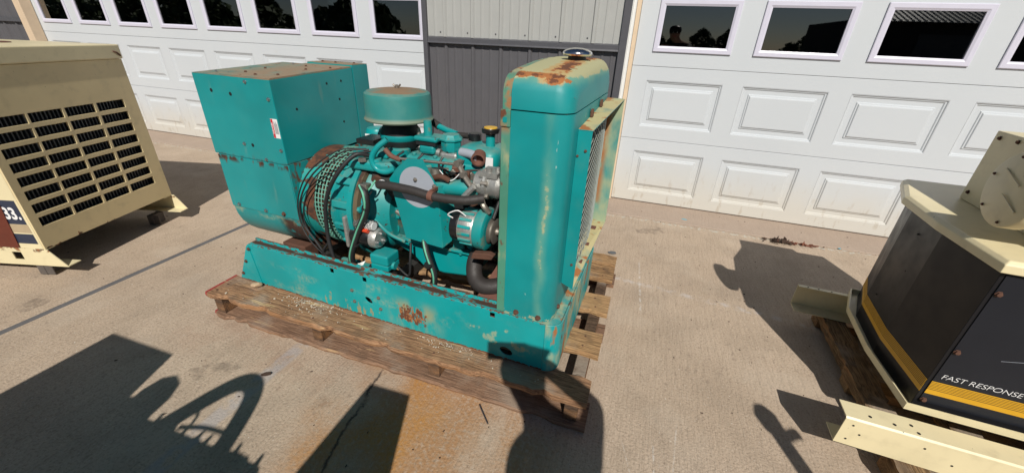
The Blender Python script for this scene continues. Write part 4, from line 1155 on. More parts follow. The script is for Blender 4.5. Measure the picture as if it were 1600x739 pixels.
MB().tube([(-0.37, 0.145, 0.738), (-0.36, 0.27, 0.86), (-0.36, 0.42, 0.86), (-0.36, 0.50, 0.75), (-0.36, 0.42, 0.60), (-0.36, 0.28, 0.56), (-0.37, 0.145, 0.632)], 0.008, 6).build('fan_belt', 'black_rubber', gen, 60)
MB().lathe((-0.40, 0.37, 0.59), (1, 0, 0), [(0, 0.03), (0.002, 0.085), (0.02, 0.085), (0.03, 0.07), (0.045, 0.085), (0.05, 0.05)], 28).build('crank_pulley', 'rust_brown', gen, 40)
MB().tube([(-0.46, 0.235, 0.545), (-0.465, 0.17, 0.50), (-0.445, 0.13, 0.445), (-0.40, 0.11, 0.425), (-0.345, 0.12, 0.43), (-0.30, 0.15, 0.44)], 0.036, 18).build('radiator_hose', 'hose_rubber', gen, 60)
MB().lathe((-0.461, 0.205, 0.523), (0.0, -0.85, -0.5), [(-0.01, 0.038), (0.012, 0.038)], 20).build('hose_clamp', 'teal_engine', gen)

# ---- starter with solenoid, connector box
st = MB().lathe((-1.075, 0.120, 0.537), (1, 0, 0), [(0, 0.046), (0.01, 0.048), (0.105, 0.048), (0.108, 0.046)], 26).build('starter_motor', 'black_plastic', gen, 40)
MB().lathe((-0.966, 0.120, 0.537), (1, 0, 0), [(0, 0.050), (0.020, 0.050), (0.034, 0.043), (0.036, 0.0)], 26).build('starter_cap', 'aluminium', st, 40)
for k in range(3):
    a = R(120 * k + 80)
    MB().cyl((-0.931, 0.120 + 0.026 * math.cos(a), 0.537 + 0.026 * math.sin(a)), (-0.918, 0.120 + 0.026 * math.cos(a), 0.537 + 0.026 * math.sin(a)), 0.008, 0.008, 6).build('terminal_nut', 'steel', st)
MB().box(-1.095, -1.0755, 0.065, 0.18, 0.48, 0.64).build('starter_flange', 'aluminium', st, None, 0.008)
MB().cyl((-1.045, 0.105, 0.603), (-0.945, 0.105, 0.605), 0.026, 0.026, 20).build('solenoid', 'clear_plastic', st)
MB().cyl((-0.985, 0.100, 0.607), (-0.942, 0.100, 0.607), 0.020, 0.020, 14).build('solenoid_plunger', 'decal_white', st)
MB().cyl((-0.995, 0.083, 0.585), (-0.965, 0.081, 0.585), 0.010, 0.010, 10).build('solenoid_terminal', 'red_plastic', st)
jb = MB().box(-0.958, -0.862, 0.062, 0.152, 0.400, 0.4275).build('connector_box', 'teal_clean', gen, None, 0.004)
MB().box(-0.960, -0.860, 0.060, 0.154, 0.428, 0.480).build('box_cover', 'teal_clean', jb, None, 0.010, 3)
MB().cyl((-0.8615, 0.105, 0.415), (-0.850, 0.105, 0.415), 0.020, 0.018, 14).build('cable_gland', 'teal_engine', jb)
MB().box(-0.945, -0.875, 0.075, 0.14, ZB + 0.065, 0.3995).build('box_bracket', 'engine_dark', jb, None)
MB().add([(-1.035, 0.045, 0.400), (-0.995, 0.05, 0.414), (-0.985, 0.06, 0.436), (-1.012, 0.05, 0.422), (-1.03, 0.056, 0.412)], [(0, 1, 2, 3, 4)]).build('cloth_scrap', 'white_cloth', gen, None)

# ---- cables and hoses
def hose(pts, r, mat='black_rubber', name='cable', stripe=None):
    o = MB().tube(pts, r, 10).build(name, mat, gen, 60)
    if stripe:
        MB().tube([(x + stripe[0], y + stripe[1], z + stripe[2]) for x, y, z in pts], r * 0.32, 6).build('hose_stripe', 'green_stripe', o, 60)
    return o
hose([(-0.985, 0.10, 0.80), (-0.950, 0.078, 0.765), (-0.955, 0.075, 0.69), (-1.023, 0.072, 0.562), (-1.075, 0.07, 0.44), (-1.084, 0.085, 0.36), (-1.08, 0.10, 0.26)], 0.0165, 'black_rubber', 'drain_hose', (0.002, -0.0135, 0.004))
hose([(-0.715, 0.16, 0.60), (-0.689, 0.12, 0.565), (-0.664, 0.10, 0.517), (-0.632, 0.09, 0.441), (-0.634, 0.09, 0.37), (-0.66, 0.09, 0.22)], 0.0140, 'black_rubber', 'drain_hose', (0.002, -0.0115, 0.003))
hose([(-1.0, 0.20, 0.905), (-1.04, 0.15, 0.915), (-1.105, 0.095, 0.835), (-1.178, 0.08, 0.711), (-1.207, 0.078, 0.574), (-1.198, 0.07, 0.436), (-1.165, 0.07, 0.33), (-1.14, 0.09, 0.24)], 0.0095)
for k, (dx, dz, r) in enumerate(((0, 0, 0.0040), (0.012, -0.014, 0.0032), (-0.014, 0.008, 0.0034))):
    w_ = 0.004 * k
    hose([(-1.02 + dx, 0.22, 0.925 + dz * 0.3), (-1.12 + dx, 0.16 - w_, 0.915 + dz), (-1.248 + dx, 0.098 - w_, 0.815 + dz), (-1.347 + dx * 1.4, 0.082 + w_, 0.672 + dz), (-1.362 + dx * 1.2, 0.082, 0.552 + dz), (-1.30 + dx * 2, 0.078 - w_, 0.46 + dz), (-1.235 + dx, 0.085, 0.36 + dz), (-1.19 + dx * 3, 0.11, 0.29)], r)
hose([(-1.25, 0.07, 0.30), (-1.28, 0.062, 0.36), (-1.24, 0.06, 0.39), (-1.20, 0.065, 0.34), (-1.23, 0.07, 0.28), (-1.17, 0.09, 0.25)], 0.005)
hose([(-1.22, 0.08, 0.47), (-1.26, 0.075, 0.40), (-1.20, 0.07, 0.31), (-1.10, 0.09, 0.27)], 0.006)
hose([(-0.910, 0.215, 0.985), (-0.950, 0.19, 0.948), (-0.975, 0.18, 0.900), (-0.958, 0.18, 0.858), (-0.915, 0.185, 0.846), (-0.872, 0.20, 0.862)], 0.0135, 'teal_clean', 'fuel_hose')
hose([(-1.01, 0.13, 0.70), (-0.985, 0.14, 0.64), (-0.94, 0.145, 0.59), (-0.88, 0.13, 0.565), (-0.80, 0.13, 0.545)], 0.0085, 'teal_engine', 'wiring_loom')
hose([(-1.00, 0.15, 0.50), (-0.94, 0.13, 0.54), (-0.97, 0.13, 0.43), (-1.03, 0.10, 0.33), (-0.97, 0.09, 0.27)], 0.0055)
hose([(-0.86, 0.12, 0.41), (-0.80, 0.13, 0.36), (-0.79, 0.14, 0.45), (-0.80, 0.17, 0.52)], 0.006)
hose([(-0.66, 0.22, 0.90), (-0.58, 0.20, 0.885), (-0.52, 0.22, 0.90), (-0.47, 0.24, 0.905)], 0.005)
hose([(-0.62, 0.16, 0.905), (-0.57, 0.15, 0.87), (-0.53, 0.16, 0.90), (-0.515, 0.17, 0.94)], 0.002, 'decal_white', 'wire')
MB().box(-1.16, -1.06, 0.30, 0.42, 0.9185, 0.945).build('terminal_block', 'black_plastic', gen, None, 0.005)
MB().cyl((-0.80, 0.17, 0.63), (-0.80, 0.225, 0.64), 0.035, 0.03, 18).build('fuel_pump', 'engine_dark', gen)
MB().cyl((-0.87, 0.18, 0.665), (-0.82, 0.175, 0.645), 0.012, 0.012, 10).build('fuel_fitting', 'dull_steel', gen)
MB().box(-0.985, -0.86, 0.205, 0.30, 0.70, 0.835).build('shade_block', 'black_iron', gen, None, 0.008)  # black box standing in for the shaded gap between housing and guard
MB().box(-0.60, -0.45, 0.20, 0.30, 0.70, 0.80).build('shade_block', 'black_iron', gen, None, 0.008)  # black box standing in for the shade right of the sheet guard
MB().box(-0.60, -0.545, 0.215, 0.234, 0.52, 0.70).build('side_bracket', 'teal_engine', gen, None, 0.004)
for z in (0.655, 0.70):
    MB().tube([(-0.60, 0.20, z), (-0.50, 0.19, z + 0.004), (-0.44, 0.20, z - 0.01)], 0.009, 8).build('fuel_line', 'teal_engine', gen, 50)
MB().tube([(-0.99, 0.13, 0.80), (-0.97, 0.11, 0.775), (-0.94, 0.10, 0.79), (-0.93, 0.13, 0.82)], 0.004, 6).build('wire', 'green_stripe', gen)
MB().tube([(-1.00, 0.12, 0.79), (-0.985, 0.10, 0.75), (-0.96, 0.09, 0.74), (-0.93, 0.10, 0.78)], 0.003, 6).build('wire', 'black_rubber', gen)
MB().box(-0.985, -0.945, 0.085, 0.12, 0.785, 0.81).build('cable_clip', 'dull_steel', gen, None, 0.003)
for x, z in ((-0.955, 0.70), (-1.045, 0.50), (-0.652, 0.48)):
    MB().lathe((x, 0.0745, z), (0.35, 0, 0.94), [(0, 0.0185), (0.012, 0.0185)], 14).build('hose_clamp', 'black_iron', gen)
for k in range(4):
    MB().tube([(-0.90 + 0.11 * k, 0.27, 0.84), (-0.89 + 0.11 * k, 0.24, 0.90), (-0.86 + 0.10 * k, 0.26, 0.93)], 0.005, 6).build('ignition_lead', 'black_rubber', gen)
    MB().cyl((-0.90 + 0.11 * k, 0.26, 0.82), (-0.90 + 0.11 * k, 0.25, 0.86), 0.011, 0.009, 8).build('spark_plug', 'decal_white', gen)
MB().cyl((-0.655, 0.185, 0.865), (-0.655, 0.185, 0.90), 0.024, 0.020, 14).build('thermostat', 'dull_steel', gen)
MB().tube([(-0.645, 0.15, 0.87), (-0.60, 0.14, 0.885), (-0.57, 0.15, 0.87)], 0.012, 8).build('pipe_stub', 'rust_brown', gen, 50)
MB().cyl((-1.02, 0.17, 0.885), (-1.02, 0.17, 0.90), 0.020, 0.018, 6).build('plug', 'dull_steel', gen)
MB().cyl((-0.97, 0.20, 0.885), (-0.97, 0.20, 0.897), 0.026, 0.024, 12).build('plug', 'teal_engine', gen)
rc = random.Random(5)
for k in range(26):
    x, y, z = rc.uniform(-0.90, -0.46), rc.uniform(0.20, 0.29), rc.uniform(0.835, 0.885)
    M_ = Matrix.Translation((x, y, z)) @ Matrix.Rotation(rc.uniform(0, 3), 4, 'Z') @ Matrix.Rotation(rc.uniform(0, 1), 4, 'X')
    s_ = rc.uniform(0.010, 0.024)
    MB().box(-s_, s_, -s_ * 0.7, s_ * 0.7, -s_, s_, M_).build('fitting', rc.choice(['teal_engine', 'rust_brown', 'dull_steel', 'rust_plate', 'engine_dark']), gen, None, 0.004)

# ------------------------------------------------------------------ tan generator at the left, louvred end towards us
lm = empty('generator_set', (-3.155, -2.79, 0), R(15.73))
tag(lm, 'tan enclosed generator at the far left with a louvred end grille and chipped lower edge', 'generator')
LW, LH, LL = 0.905, 1.175, 1.5
cols = [(0.050, 0.228), (0.236, 0.410), (0.428, 0.602), (0.625, 0.808)]
cols = [(0.042, 0.222), (0.235, 0.412), (0.428, 0.604), (0.622, 0.809)]
lv_h = []
for r in range(8):
    z1 = 0.926 - r * 0.0785
    for a, b in cols:
        lv_h.append(rect(a, b, z1 - 0.053, z1))
face = plate('louvre_panel', rect(0.0, LW, 0.195, LH - 0.002), lv_h, YZ, -0.012, 0.0, 'tan_face', lm, 0.0012)
MB().box(-LL, -0.0125, 0.0, 0.012, 0.195, LH - 0.002).build('side_panel', 'cream_paint', lm, None)
MB().box(-LL, -0.0125, LW - 0.012, LW, 0.195, LH - 0.002).build('side_panel', 'cream_paint', lm, None)
MB().box(-LL - 0.012, -LL, 0.0, LW, 0.195, LH - 0.002).build('side_panel', 'cream_paint', lm, None)
MB().box(-LL, -0.013, 0.0125, LW - 0.0125, 0.195, 0.2).build('floor_pan', 'engine_dark', lm, None)
lid = MB().box(-LL - 0.02, 0.010, -0.010, LW + 0.008, LH, 1.262).build('lid', 'cream_paint', lm, None, 0.008, 3)
MB().lathe((-0.42, 0.55, 1.2622), (0, 0, 1), [(0, 0.085), (0.004, 0.085), (0.006, 0.07), (0.0062, 0.0)], 24).build('lid_opening', 'rust_plate', lid)
MB().tube([(0.0105, LW - 0.05, 1.222), (0.018, LW - 0.035, 1.215), (0.014, LW - 0.01, 1.195)], 0.005, 6).build('latch_wire', 'rust_plate', lid)
MB().box(-0.075, -0.065, 0.03, LW - 0.03, 0.25, 0.95).build('radiator_core', 'hole_dark', lm, None)
fin = MB().box(-0.050, -0.034, 0.0, 0.0070, 0.26, 0.94).mesh('radiator_fin')
fin.materials.append(MAT['fin_metal'])
for k in range(38):
    inst(fin, 'radiator_fin', lm, (0, 0.035 + 0.0220 * k, 0))
# skid rails that stick out below the louvres
for y0, s_, e_ in ((0.0, 1, 0.085), (LW, -1, 0.095)):
    web = MB().box(-LL, e_, min(y0, y0 + s_ * 0.005), max(y0, y0 + s_ * 0.005), 0.080, 0.194)
    if s_ > 0:
        web = None
        plate('skid_rail', [(-LL, 0.08), (e_, 0.08), (0.0, 0.1935), (-LL, 0.1935)], [rect(-0.222, -0.165, 0.116, 0.166)], XZ, 0.0, 0.005, 'cream_chipped', lm)
    else:
        plate('skid_rail', [(-LL, 0.08), (e_, 0.08), (0.02, 0.1935), (-LL, 0.1935)], [], XZ, y0 - 0.005, y0, 'cream_chipped', lm)
    for z in (0.0805, 0.1885):
        e2 = e_ if z < 0.1 else 0.0
        MB().box(-LL, e2 - 0.001, min(y0 + s_ * 0.0052, y0 + s_ * 0.075), max(y0 + s_ * 0.0052, y0 + s_ * 0.075), z, z + 0.005).build('rail_flange', 'cream_chipped', lm, None)
for x, y in ((-0.10, 0.015), (-0.06, 0.74), (-1.2, 0.015), (-1.2, 0.74)):
    MB().box(x - 0.045, x + 0.0, y, y + 0.10, 0.003, 0.079).box(x - 0.02, x + 0.045, y + 0.004, y + 0.012, 0.003, 0.0785).build('rubber_foot', 'grey_scrap0', lm, None, 0.004)
# markings on the side
MB().box(-1.3, -0.028, -0.0012, -0.0002, 0.352, 0.497).build('navy_stripe', 'navy_stripe', lm, None)
MB().box(-1.3, -0.026, -0.0012, -0.0002, 0.298, 0.350).build('beige_stripe', 'beige_stripe', lm, None)
MB().box(-1.3, -0.026, -0.0012, -0.0002, 0.228, 0.290).build('navy_stripe', 'navy_stripe', lm, None)
MB().add([(-1.3, -0.006, 0.2), (-0.148, -0.006, 0.2), (-0.118, -0.006, 0.465), (-1.3, -0.006, 0.465), (-1.3, -0.0014, 0.2), (-0.148, -0.0014, 0.2), (-0.118, -0.0014, 0.465), (-1.3, -0.0014, 0.465)],
         [(0, 1, 2, 3), (4, 5, 6, 7), (0, 1, 5, 4), (1, 2, 6, 5), (2, 3, 7, 6), (3, 0, 4, 7)]).build('access_door', 'maroon_panel', lm, None)
text('side_lettering', '33.', 0.098, 'decal_white', lm, Matrix.Translation((-0.132, -0.0016, 0.385)) @ Matrix.Rotation(R(90), 4, 'X'), 0.80, 0.0, 0.003)

# ------------------------------------------------------------------ tan and black generator at the right
rm = empty('generator_set', (0.918, -2.544, 0), R(-3.5))
tag(rm, 'small black and tan generator with yellow pinstripes at the right edge', 'generator')
# skid channels
nb = plate('skid_channel', rect(0.0, 1.25, 0.102, 0.2245), [[(0.415, 0.102), (0.53, 0.102), (0.515, 0.15), (0.44, 0.15)][::1]] if False else [rect(0.44, 0.52, 0.118, 0.158)], XZ, 0.0, 0.004, 'cream_paint', rm)
MB().prism([(0.0, 0.2247), (0.006, 0.2305), (0.086, 0.2305), (0.086, 0.2265), (0.006, 0.2247)], YZ, 0.0, 1.25).build('channel_flange', 'cream_paint', nb, 30)
MB().box(0.0, 1.25, 0.0042, 0.086, 0.1022, 0.106).build('channel_flange', 'cream_paint', nb, None)
fb = MB().box(0.045, 1.25, 0.966, 0.970, 0.102, 0.230).build('skid_channel', 'cream_paint', rm, None)
MB().box(0.045, 1.25, 0.945, 0.9655, 0.226, 0.230).build('channel_flange', 'cream_paint', fb, None)
MB().box(0.045, 1.25, 0.885, 0.9655, 0.102, 0.106).build('channel_flange', 'cream_paint', fb, None)
hole = MB().lathe((0, 0, 0), (0, 0, 1), [(0, 0.0055), (0.0008, 0.0055)], 10).mesh('bolt_hole')
hole.materials.append(MAT['hole_dark'])
for x, y in ((0.08, 0.035), (0.15, 0.03), (0.205, 0.05), (0.215, 0.02)):
    inst(hole, 'bolt_hole', nb, (x, y, 0.2307))
for x, z in ((0.03, 0.20), (0.03, 0.13), (0.06, 0.165), (0.24, 0.19), (0.33, 0.15)):
    inst(hole, 'bolt_hole', nb, (x, -0.0003, z), (R(90), 0, 0), (0.7, 0.7, 0.7))
for x in (0.09, 0.14, 0.2):
    inst(hole, 'bolt_hole', fb, (x, 0.956, 0.2302), scale=(0.8, 0.8, 0.8))
# body: bowed end, flat front
BP = [(0.240, 0.160), (0.222, 0.456), (0.243, 0.739), (0.315, 0.955), (0.86, 0.955), (0.965, 0.74), (0.985, 0.456), (0.965, 0.160)]
def grow(P, d):
    cx, cy = 0.6, 0.53
    return [(x + d * (1 if x > cx else -1), y + d * (1 if y > 0.7 else (-1 if y < 0.3 else 0))) for x, y in P]
base = MB().prism(grow(BP, 0.030), XY, 0.2315, 0.2365).build('base_plate', 'cream_paint', rm, None, 0.002)
bp2 = grow(BP, 0.030)
bp1 = grow(BP, 0.026)
m = MB()
n = len(bp2)
m.v += [(x, y, 0.2368) for x, y in bp2] + [(x, y, 0.262) for x, y in bp2] + [(x, y, 0.262) for x, y in bp1] + [(x, y, 0.2368) for x, y in bp1]
for i in range(n):
    j = (i + 1) % n
    for k in range(4):
        q = (k + 1) % 4
        m.f.append((k * n + i, k * n + j, q * n + j, q * n + i))
m.build('base_lip', 'cream_paint', base, None)
body = MB().prism(BP, XY, 0.237, 0.818).build('body', 'charcoal_paint', rm, None, 0.002)
MB().box(0.252, 0.955, 0.1565, 0.1595, 0.265, 0.812).build('front_panel', 'charcoal_panel', body, None, 0.0012)
# pinstripes wrap the corner: one broad band and six thin ones on each face
def stripe_on(a, b, off, z0, z1):
    d = Vector((b[0] - a[0], b[1] - a[1], 0)).normalized()
    nn = Vector((d.y, -d.x, 0))
    c = Vector((0.6, 0.53, 0))
    if nn.dot(Vector((a[0], a[1], 0)) - c) < 0:
        nn = -nn
    A_, B_ = Vector((a[0], a[1], 0)) + nn * off, Vector((b[0], b[1], 0)) + nn * off
    A2, B2 = A_ + nn * 0.0006, B_ + nn * 0.0006
    vs = [(p.x, p.y, z) for z in (z0, z1) for p in (A_, B_, B2, A2)]
    MB().add(vs, [(0, 1, 2, 3), (4, 5, 6, 7), (0, 1, 5, 4), (1, 2, 6, 5), (2, 3, 7, 6), (3, 0, 4, 7)]).build('pinstripe', 'stripe_yellow', body, None)
segs = [((0.2525, 0.1565), (0.955, 0.1565), 0.0003), (BP[0], BP[1], 0.0004), (BP[1], BP[2], 0.0004), (BP[2], BP[3], 0.0004)]
for a, b, off in segs:
    stripe_on(a, b, off, 0.308, 0.328)
    for k in range(6):
        stripe_on(a, b, off, 0.3305 + 0.0062 * k, 0.3305 + 0.0062 * k + 0.0040)
text('panel_lettering', 'FAST RESPONSE', 0.0285, 'decal_white', body, Matrix.Translation((0.266, 0.1558, 0.384)) @ Matrix.Rotation(R(90), 4, 'X'), 1.12, 0.16, -0.0005, 0.95)
for x, z in ((0.262, 0.745), (0.262, 0.505), (0.262, 0.278)):
    inst(rbolt, 'bolt', body, (x, 0.156, z), scale=(0.85, 0.85, 0.85))
for y, z in ((0.55, 0.6), (0.65, 0.42), (0.60, 0.75)):
    MB().cyl((0.2325, y, z), (0.2285, y, z), 0.004, 0.004, 8).build('rivet', 'hole_dark', body)
MB().tube([(0.375, 0.1558, 0.508), (0.41, 0.1558, 0.517), (0.45, 0.1558, 0.528)], 0.0005, 5).build('scratch', 'primer_grey', body)
# lid
LP = [(0.222, 0.140), (0.200, 0.470), (0.208, 0.770), (0.318, 1.085), (0.86, 1.10), (0.985, 0.80), (1.005, 0.456), (0.985, 0.140)]
lid = MB()
nl = len(LP)
li = grow(LP, -0.012)
lid.v += [(x, y, 0.822) for x, y in LP] + [(x, y, 0.850) for x, y in LP] + [(x, y, 0.862) for x, y in li]
for k in range(2):
    for i in range(nl):
        j = (i + 1) % nl
        lid.f.append((k * nl + i, k * nl + j, k * nl + nl + j, k * nl + nl + i))
lid.f += [tuple(range(nl)), tuple(range(2 * nl, 3 * nl))]
lid = lid.build('lid', 'cream_paint', rm, None, 0.003)
duct = MB().box(0.418, 0.80, 0.13, 0.835, 0.8626, 1.150).build('air_duct', 'cream_paint', rm, None, 0.004)
for y, z in ((0.80, 1.125), (0.80, 0.90), (0.70, 1.13)):
    inst(rbolt, 'bolt', duct, (0.4175, y, z), (0, 0, R(-90)), (0.7, 0.7, 0.7))
dc = MB().lathe((0.198, 0.2475, 1.050), (1, 0, 0), [(0.004, 0.0), (0.0, 0.108), (0.002, 0.113), (0.006, 0.1155), (0.040, 0.1155), (0.046, 0.110), (0.048, 0.085), (0.219, 0.085)], 40).build('end_cover', 'cream_paint', rm, 35)
for k in range(6):
    a = R(60 * k + 15)
    inst(rbolt, 'bolt', dc, (0.1975, 0.2475 + 0.100 * math.cos(a), 1.050 + 0.100 * math.sin(a)), (0, 0, R(-90)), (0.4, 0.4, 0.4))
for k in (-1, 1):
    M_ = Matrix.Translation((0.197, 0.2475 + 0.02 * k, 1.05 + 0.035 * k)) @ Matrix.Rotation(R(22), 4, 'X')
    MB().box(-0.002, 0.0005, -0.045, 0.045, -0.003, 0.003, M_).build('embossed_rib', 'cream_paint', dc, None, 0.001)
MB().tube([(0.70, 0.5, 1.1505), (0.70, 0.5, 1.28), (0.69, 0.52, 1.33), (0.66, 0.60, 1.36)], 0.025, 10).build('exhaust_stack', 'rust_brown', rm, 40)
# pallet under it
rp = empty('pallet', (0.918, -2.544, 0), R(-3.5))
tag(rp, 'brown wooden pallet under the black and tan generator at the right', 'pallet')
for x in (0.275, 0.55, 0.85, 1.10):
    o = rough_board(1.12, 0.11, 0.05, int(x * 100)).build('deck_board', 'post_wood', rp, 30)
    o.rotation_euler = (0, 0, R(90))
    o.location = (x + 0.02, -0.06, 0.0505)
for y in (-0.03, 0.42, 0.93):
    MB().box(0.19, 1.2, y, y + 0.09, 0.002, 0.05).build('stringer', 'pallet_wood_far', rp, None, 0.003)

# ------------------------------------------------------------------ things behind the camera whose shadows fall into the picture
bg = empty('generator_set', (-1.86, -4.26, 0), 0.0)
tag(bg, 'second open generator behind the photographer, throwing the large shadow at the lower left', 'generator')
for y in (-0.62, -0.06):
    MB().box(0.0, 1.62, y, y + 0.06, 0.02, 0.22).build('skid_rail', 'teal_skid', bg, None)
MB().box(0.0, 0.42, -0.62, 0.0, 0.50, 1.20).build('control_box', 'teal_box', bg, None, 0.004)
MB().box(0.02, 0.50, -0.55, -0.08, 0.2, 0.50).build('alternator_housing', 'teal_engine', bg, None, 0.03)
MB().box(0.42, 0.60, -0.58, -0.13, 0.30, 1.12).build('bell_housing', 'teal_engine', bg, None, 0.03)
MB().box(0.50, 1.18, -0.52, -0.03, 0.25, 0.97).build('engine_block', 'teal_engine', bg, None, 0.02)
MB().lathe((0.575, -0.28, 1.0), (0.0, 0.6, 0.8), [(-0.05, 0.05), (0.02, 0.075), (0.21, 0.075), (0.26, 0.05), (0.28, 0.0)], 20).build('air_cleaner', 'teal_air', bg, 40)
MB().tube([(0.58, -0.24, 0.86), (0.66, -0.17, 0.98), (0.80, -0.06, 1.15), (0.875, -0.015, 1.20), (0.945, -0.03, 1.20), (0.995, -0.09, 1.15), (1.03, -0.18, 1.02), (1.02, -0.26, 0.86)], 0.036, 12).build('exhaust_pipe', 'rust_brown', bg, 60)
MB().tube([(0.80, -0.30, 0.90), (0.86, -0.22, 1.01), (0.93, -0.19, 1.045), (1.02, -0.165, 1.07), (1.12, -0.155, 1.08), (1.185, -0.18, 1.06), (1.21, -0.24, 0.98), (1.19, -0.30, 0.86)], 0.009, 8).build('cable', 'black_rubber', bg, 60)
MB().tube([(0.70, -0.10, 0.97), (0.73, -0.06, 1.03), (0.78, -0.04, 1.05), (0.80, -0.06, 1.02), (0.79, -0.10, 0.96)], 0.007, 6).build('cable', 'black_rubber', bg, 60)
MB().tube([(0.76, -0.06, 1.0), (0.86, -0.05, 1.02), (0.97, -0.05, 1.03)], 0.008, 6).build('cable', 'black_rubber', bg, 60)
MB().cyl((0.87, -0.10, 0.96), (0.87, -0.07, 1.0), 0.022, 0.018, 10).build('cap', 'black_rubber', bg)
MB().cyl((0.82, -0.30, 0.86), (0.82, -0.27, 0.98), 0.03, 0.022, 12).build('filler_neck', 'teal_engine', bg)
MB().box(0.62, 0.78, -0.4, -0.2, 0.86, 0.95).build('valve_cover', 'teal_engine', bg, None, 0.02)
rr_ = random.Random(3)
for k in range(12):
    x = 0.6 + 0.05 * k
    MB().cyl((x, -0.06, 0.94), (x + rr_.uniform(-.02, .02), -0.05, 0.985 + rr_.random() * 0.045), 0.016, 0.006, 8).build('fitting', 'engine_dark', bg)
MB().prism([(1.392, -0.62), (1.592, -0.62), (1.592, 0.178), (1.392, 0.172)], XY, 0.20, 1.20).build('radiator_shell', 'teal_shell', bg, None, 0.004)
MB().box(1.360, 1.635, -0.60, 0.02, 0.2, 1.02).build('radiator_frame', 'teal_strip', bg, None, 0.004)
pp = empty('pipe_post', (1.20, -3.64, 0))
tag(pp, 'steel pipe post with a rounded head, its shadow falling at the lower right', 'post')
MB().lathe((0, 0, 0.004), (0, 0, 1), [(0, 0.10), (0.012, 0.10), (0.014, 0.03), (1.12, 0.03), (1.13, 0.042), (1.18, 0.046), (1.21, 0.03), (1.22, 0.0)], 20).build('pole', 'dull_steel', pp, 40)
MB().tube([(0.0, 0.0, 1.08), (0.055, 0.01, 1.11), (0.085, 0.012, 1.12)], 0.018, 8).build('side_stub', 'dull_steel', pp, 50)

# ------------------------------------------------------------------ photographer standing at the camera
def skin_mesh(name, V, E_, Rr, root, sub=2):
    me = bpy.data.meshes.new(name)
    me.from_pydata(V, E_, [])
    o = bpy.data.objects.new(name, me)
    COL.objects.link(o)
    md = o.modifiers.new('skin', 'SKIN')
    md.use_smooth_shade = True
    for i, v in enumerate(me.skin_vertices[0].data):
        v.radius = (Rr[i], Rr[i]) if not isinstance(Rr[i], tuple) else Rr[i]
        v.use_root = (i == root)
    sb_ = o.modifiers.new('sub', 'SUBSURF')
    sb_.levels = sb_.render_levels = sub
    return o
def cloth():
    n = NT('clothed_person')
    z = n.xyz()[2]
    y = n.xyz()[1]
    c = n.mix(n.ss(z, 0.885, 0.895), (0.03, 0.035, 0.05), (0.018, 0.018, 0.02))
    c = n.mix(n.ss(z, 0.10, 0.085), c, (0.05, 0.03, 0.02))
    c = n.mix(n.ss(z, 1.425, 1.435), c, (0.42, 0.25, 0.18))
    c = n.mix(n.mul(n.ss(y, 0.20, 0.22), n.ss(z, 1.0, 1.01)), c, (0.42, 0.25, 0.18))
    n.bump(n.noise(12, 4), 0.3, 0.02)
    MAT['clothed_person'] = n.done(c, 0.8)
cloth()
PV, PE, PR = [], [], []
def pv(p, r, par=None):
    PV.append(p)
    PR.append(r)
    if par is not None:
        PE.append((par, len(PV) - 1))
    return len(PV) - 1
pel = pv((0.11, 0, 0.92), (0.155, 0.115))
w1 = pv((0.115, 0.005, 1.05), (0.135, 0.11), pel)
ch = pv((0.12, 0.0, 1.24), (0.155, 0.115), w1)
nb_ = pv((0.085, 0.0, 1.375), (0.10, 0.07), ch)
nk_ = pv((0.01, 0.03, 1.44), 0.055, nb_)
h1 = pv((-0.05, 0.055, 1.515), (0.070, 0.085), nk_)
h2 = pv((-0.055, 0.06, 1.59), (0.076, 0.095), h1)
h3 = pv((-0.055, 0.055, 1.655), (0.05, 0.06), h2)
for sx in (-1, 1):
    a = pv((0.11 + 0.10 * sx, 0, 0.86), (0.085, 0.09), pel)
    b = pv((0.11 + 0.12 * sx, 0.02, 0.50), 0.062, a)
    c = pv((0.11 + 0.13 * sx, -0.01, 0.12), 0.045, b)
    d = pv((0.11 + 0.13 * sx, 0.0, 0.055), 0.05, c)
    pv((0.11 + 0.15 * sx, 0.16, 0.040), (0.045, 0.035), d)
# right arm: elbow out, hand on the phone; left arm hangs
a = pv((0.215, 0.03, 1.365), 0.070, nb_)
b = pv((0.185, 0.30, 1.275), 0.048, a)
c = pv((-0.08, 0.385, 1.350), 0.036, b)
hand = pv((-0.185, 0.375, 1.372), (0.032, 0.02), c)
a2 = pv((-0.03, -0.10, 1.335), 0.06, nb_)
b2 = pv((-0.02, -0.17, 1.09), 0.045, a2)
c2 = pv((-0.03, -0.10, 0.86), 0.033, b2)
hand2 = pv((-0.065, -0.075, 0.78), (0.03, 0.02), c2)
for k, (dx, dz, ln) in enumerate(((-0.010, 0.022, 0.055), (-0.004, 0.008, 0.062), (0.0, -0.008, 0.058), (0.004, -0.020, 0.045))):
    f1 = pv((-0.195 + dx, 0.392, 1.372 + dz), 0.0095, hand)
    f2 = pv((-0.215 + dx, 0.398, 1.376 + dz), 0.009, f1)
    pv((-0.230 + dx - ln * 0.2, 0.392, 1.378 + dz), 0.008, f2)
    g1 = pv((-0.065 + dx * 2 + 0.01, -0.07 + dz, 0.735), 0.0095, hand2)
    pv((-0.062 + dx * 2, -0.06 + dz, 0.735 - ln), 0.008, g1)
t1 = pv((-0.175, 0.355, 1.395), 0.011, hand)
pv((-0.205, 0.350, 1.402), 0.009, t1)
t2 = pv((-0.04, -0.055, 0.77), 0.011, hand2)
pv((-0.045, -0.035, 0.735), 0.009, t2)
per = skin_mesh('person', PV, PE, PR, pel)
per.data.materials.append(MAT['clothed_person'])
per.location = (0.345, -4.245, 0.0)
tag(per, 'person in dark clothes holding up a phone, whose shadow falls on the teal generator', 'person')
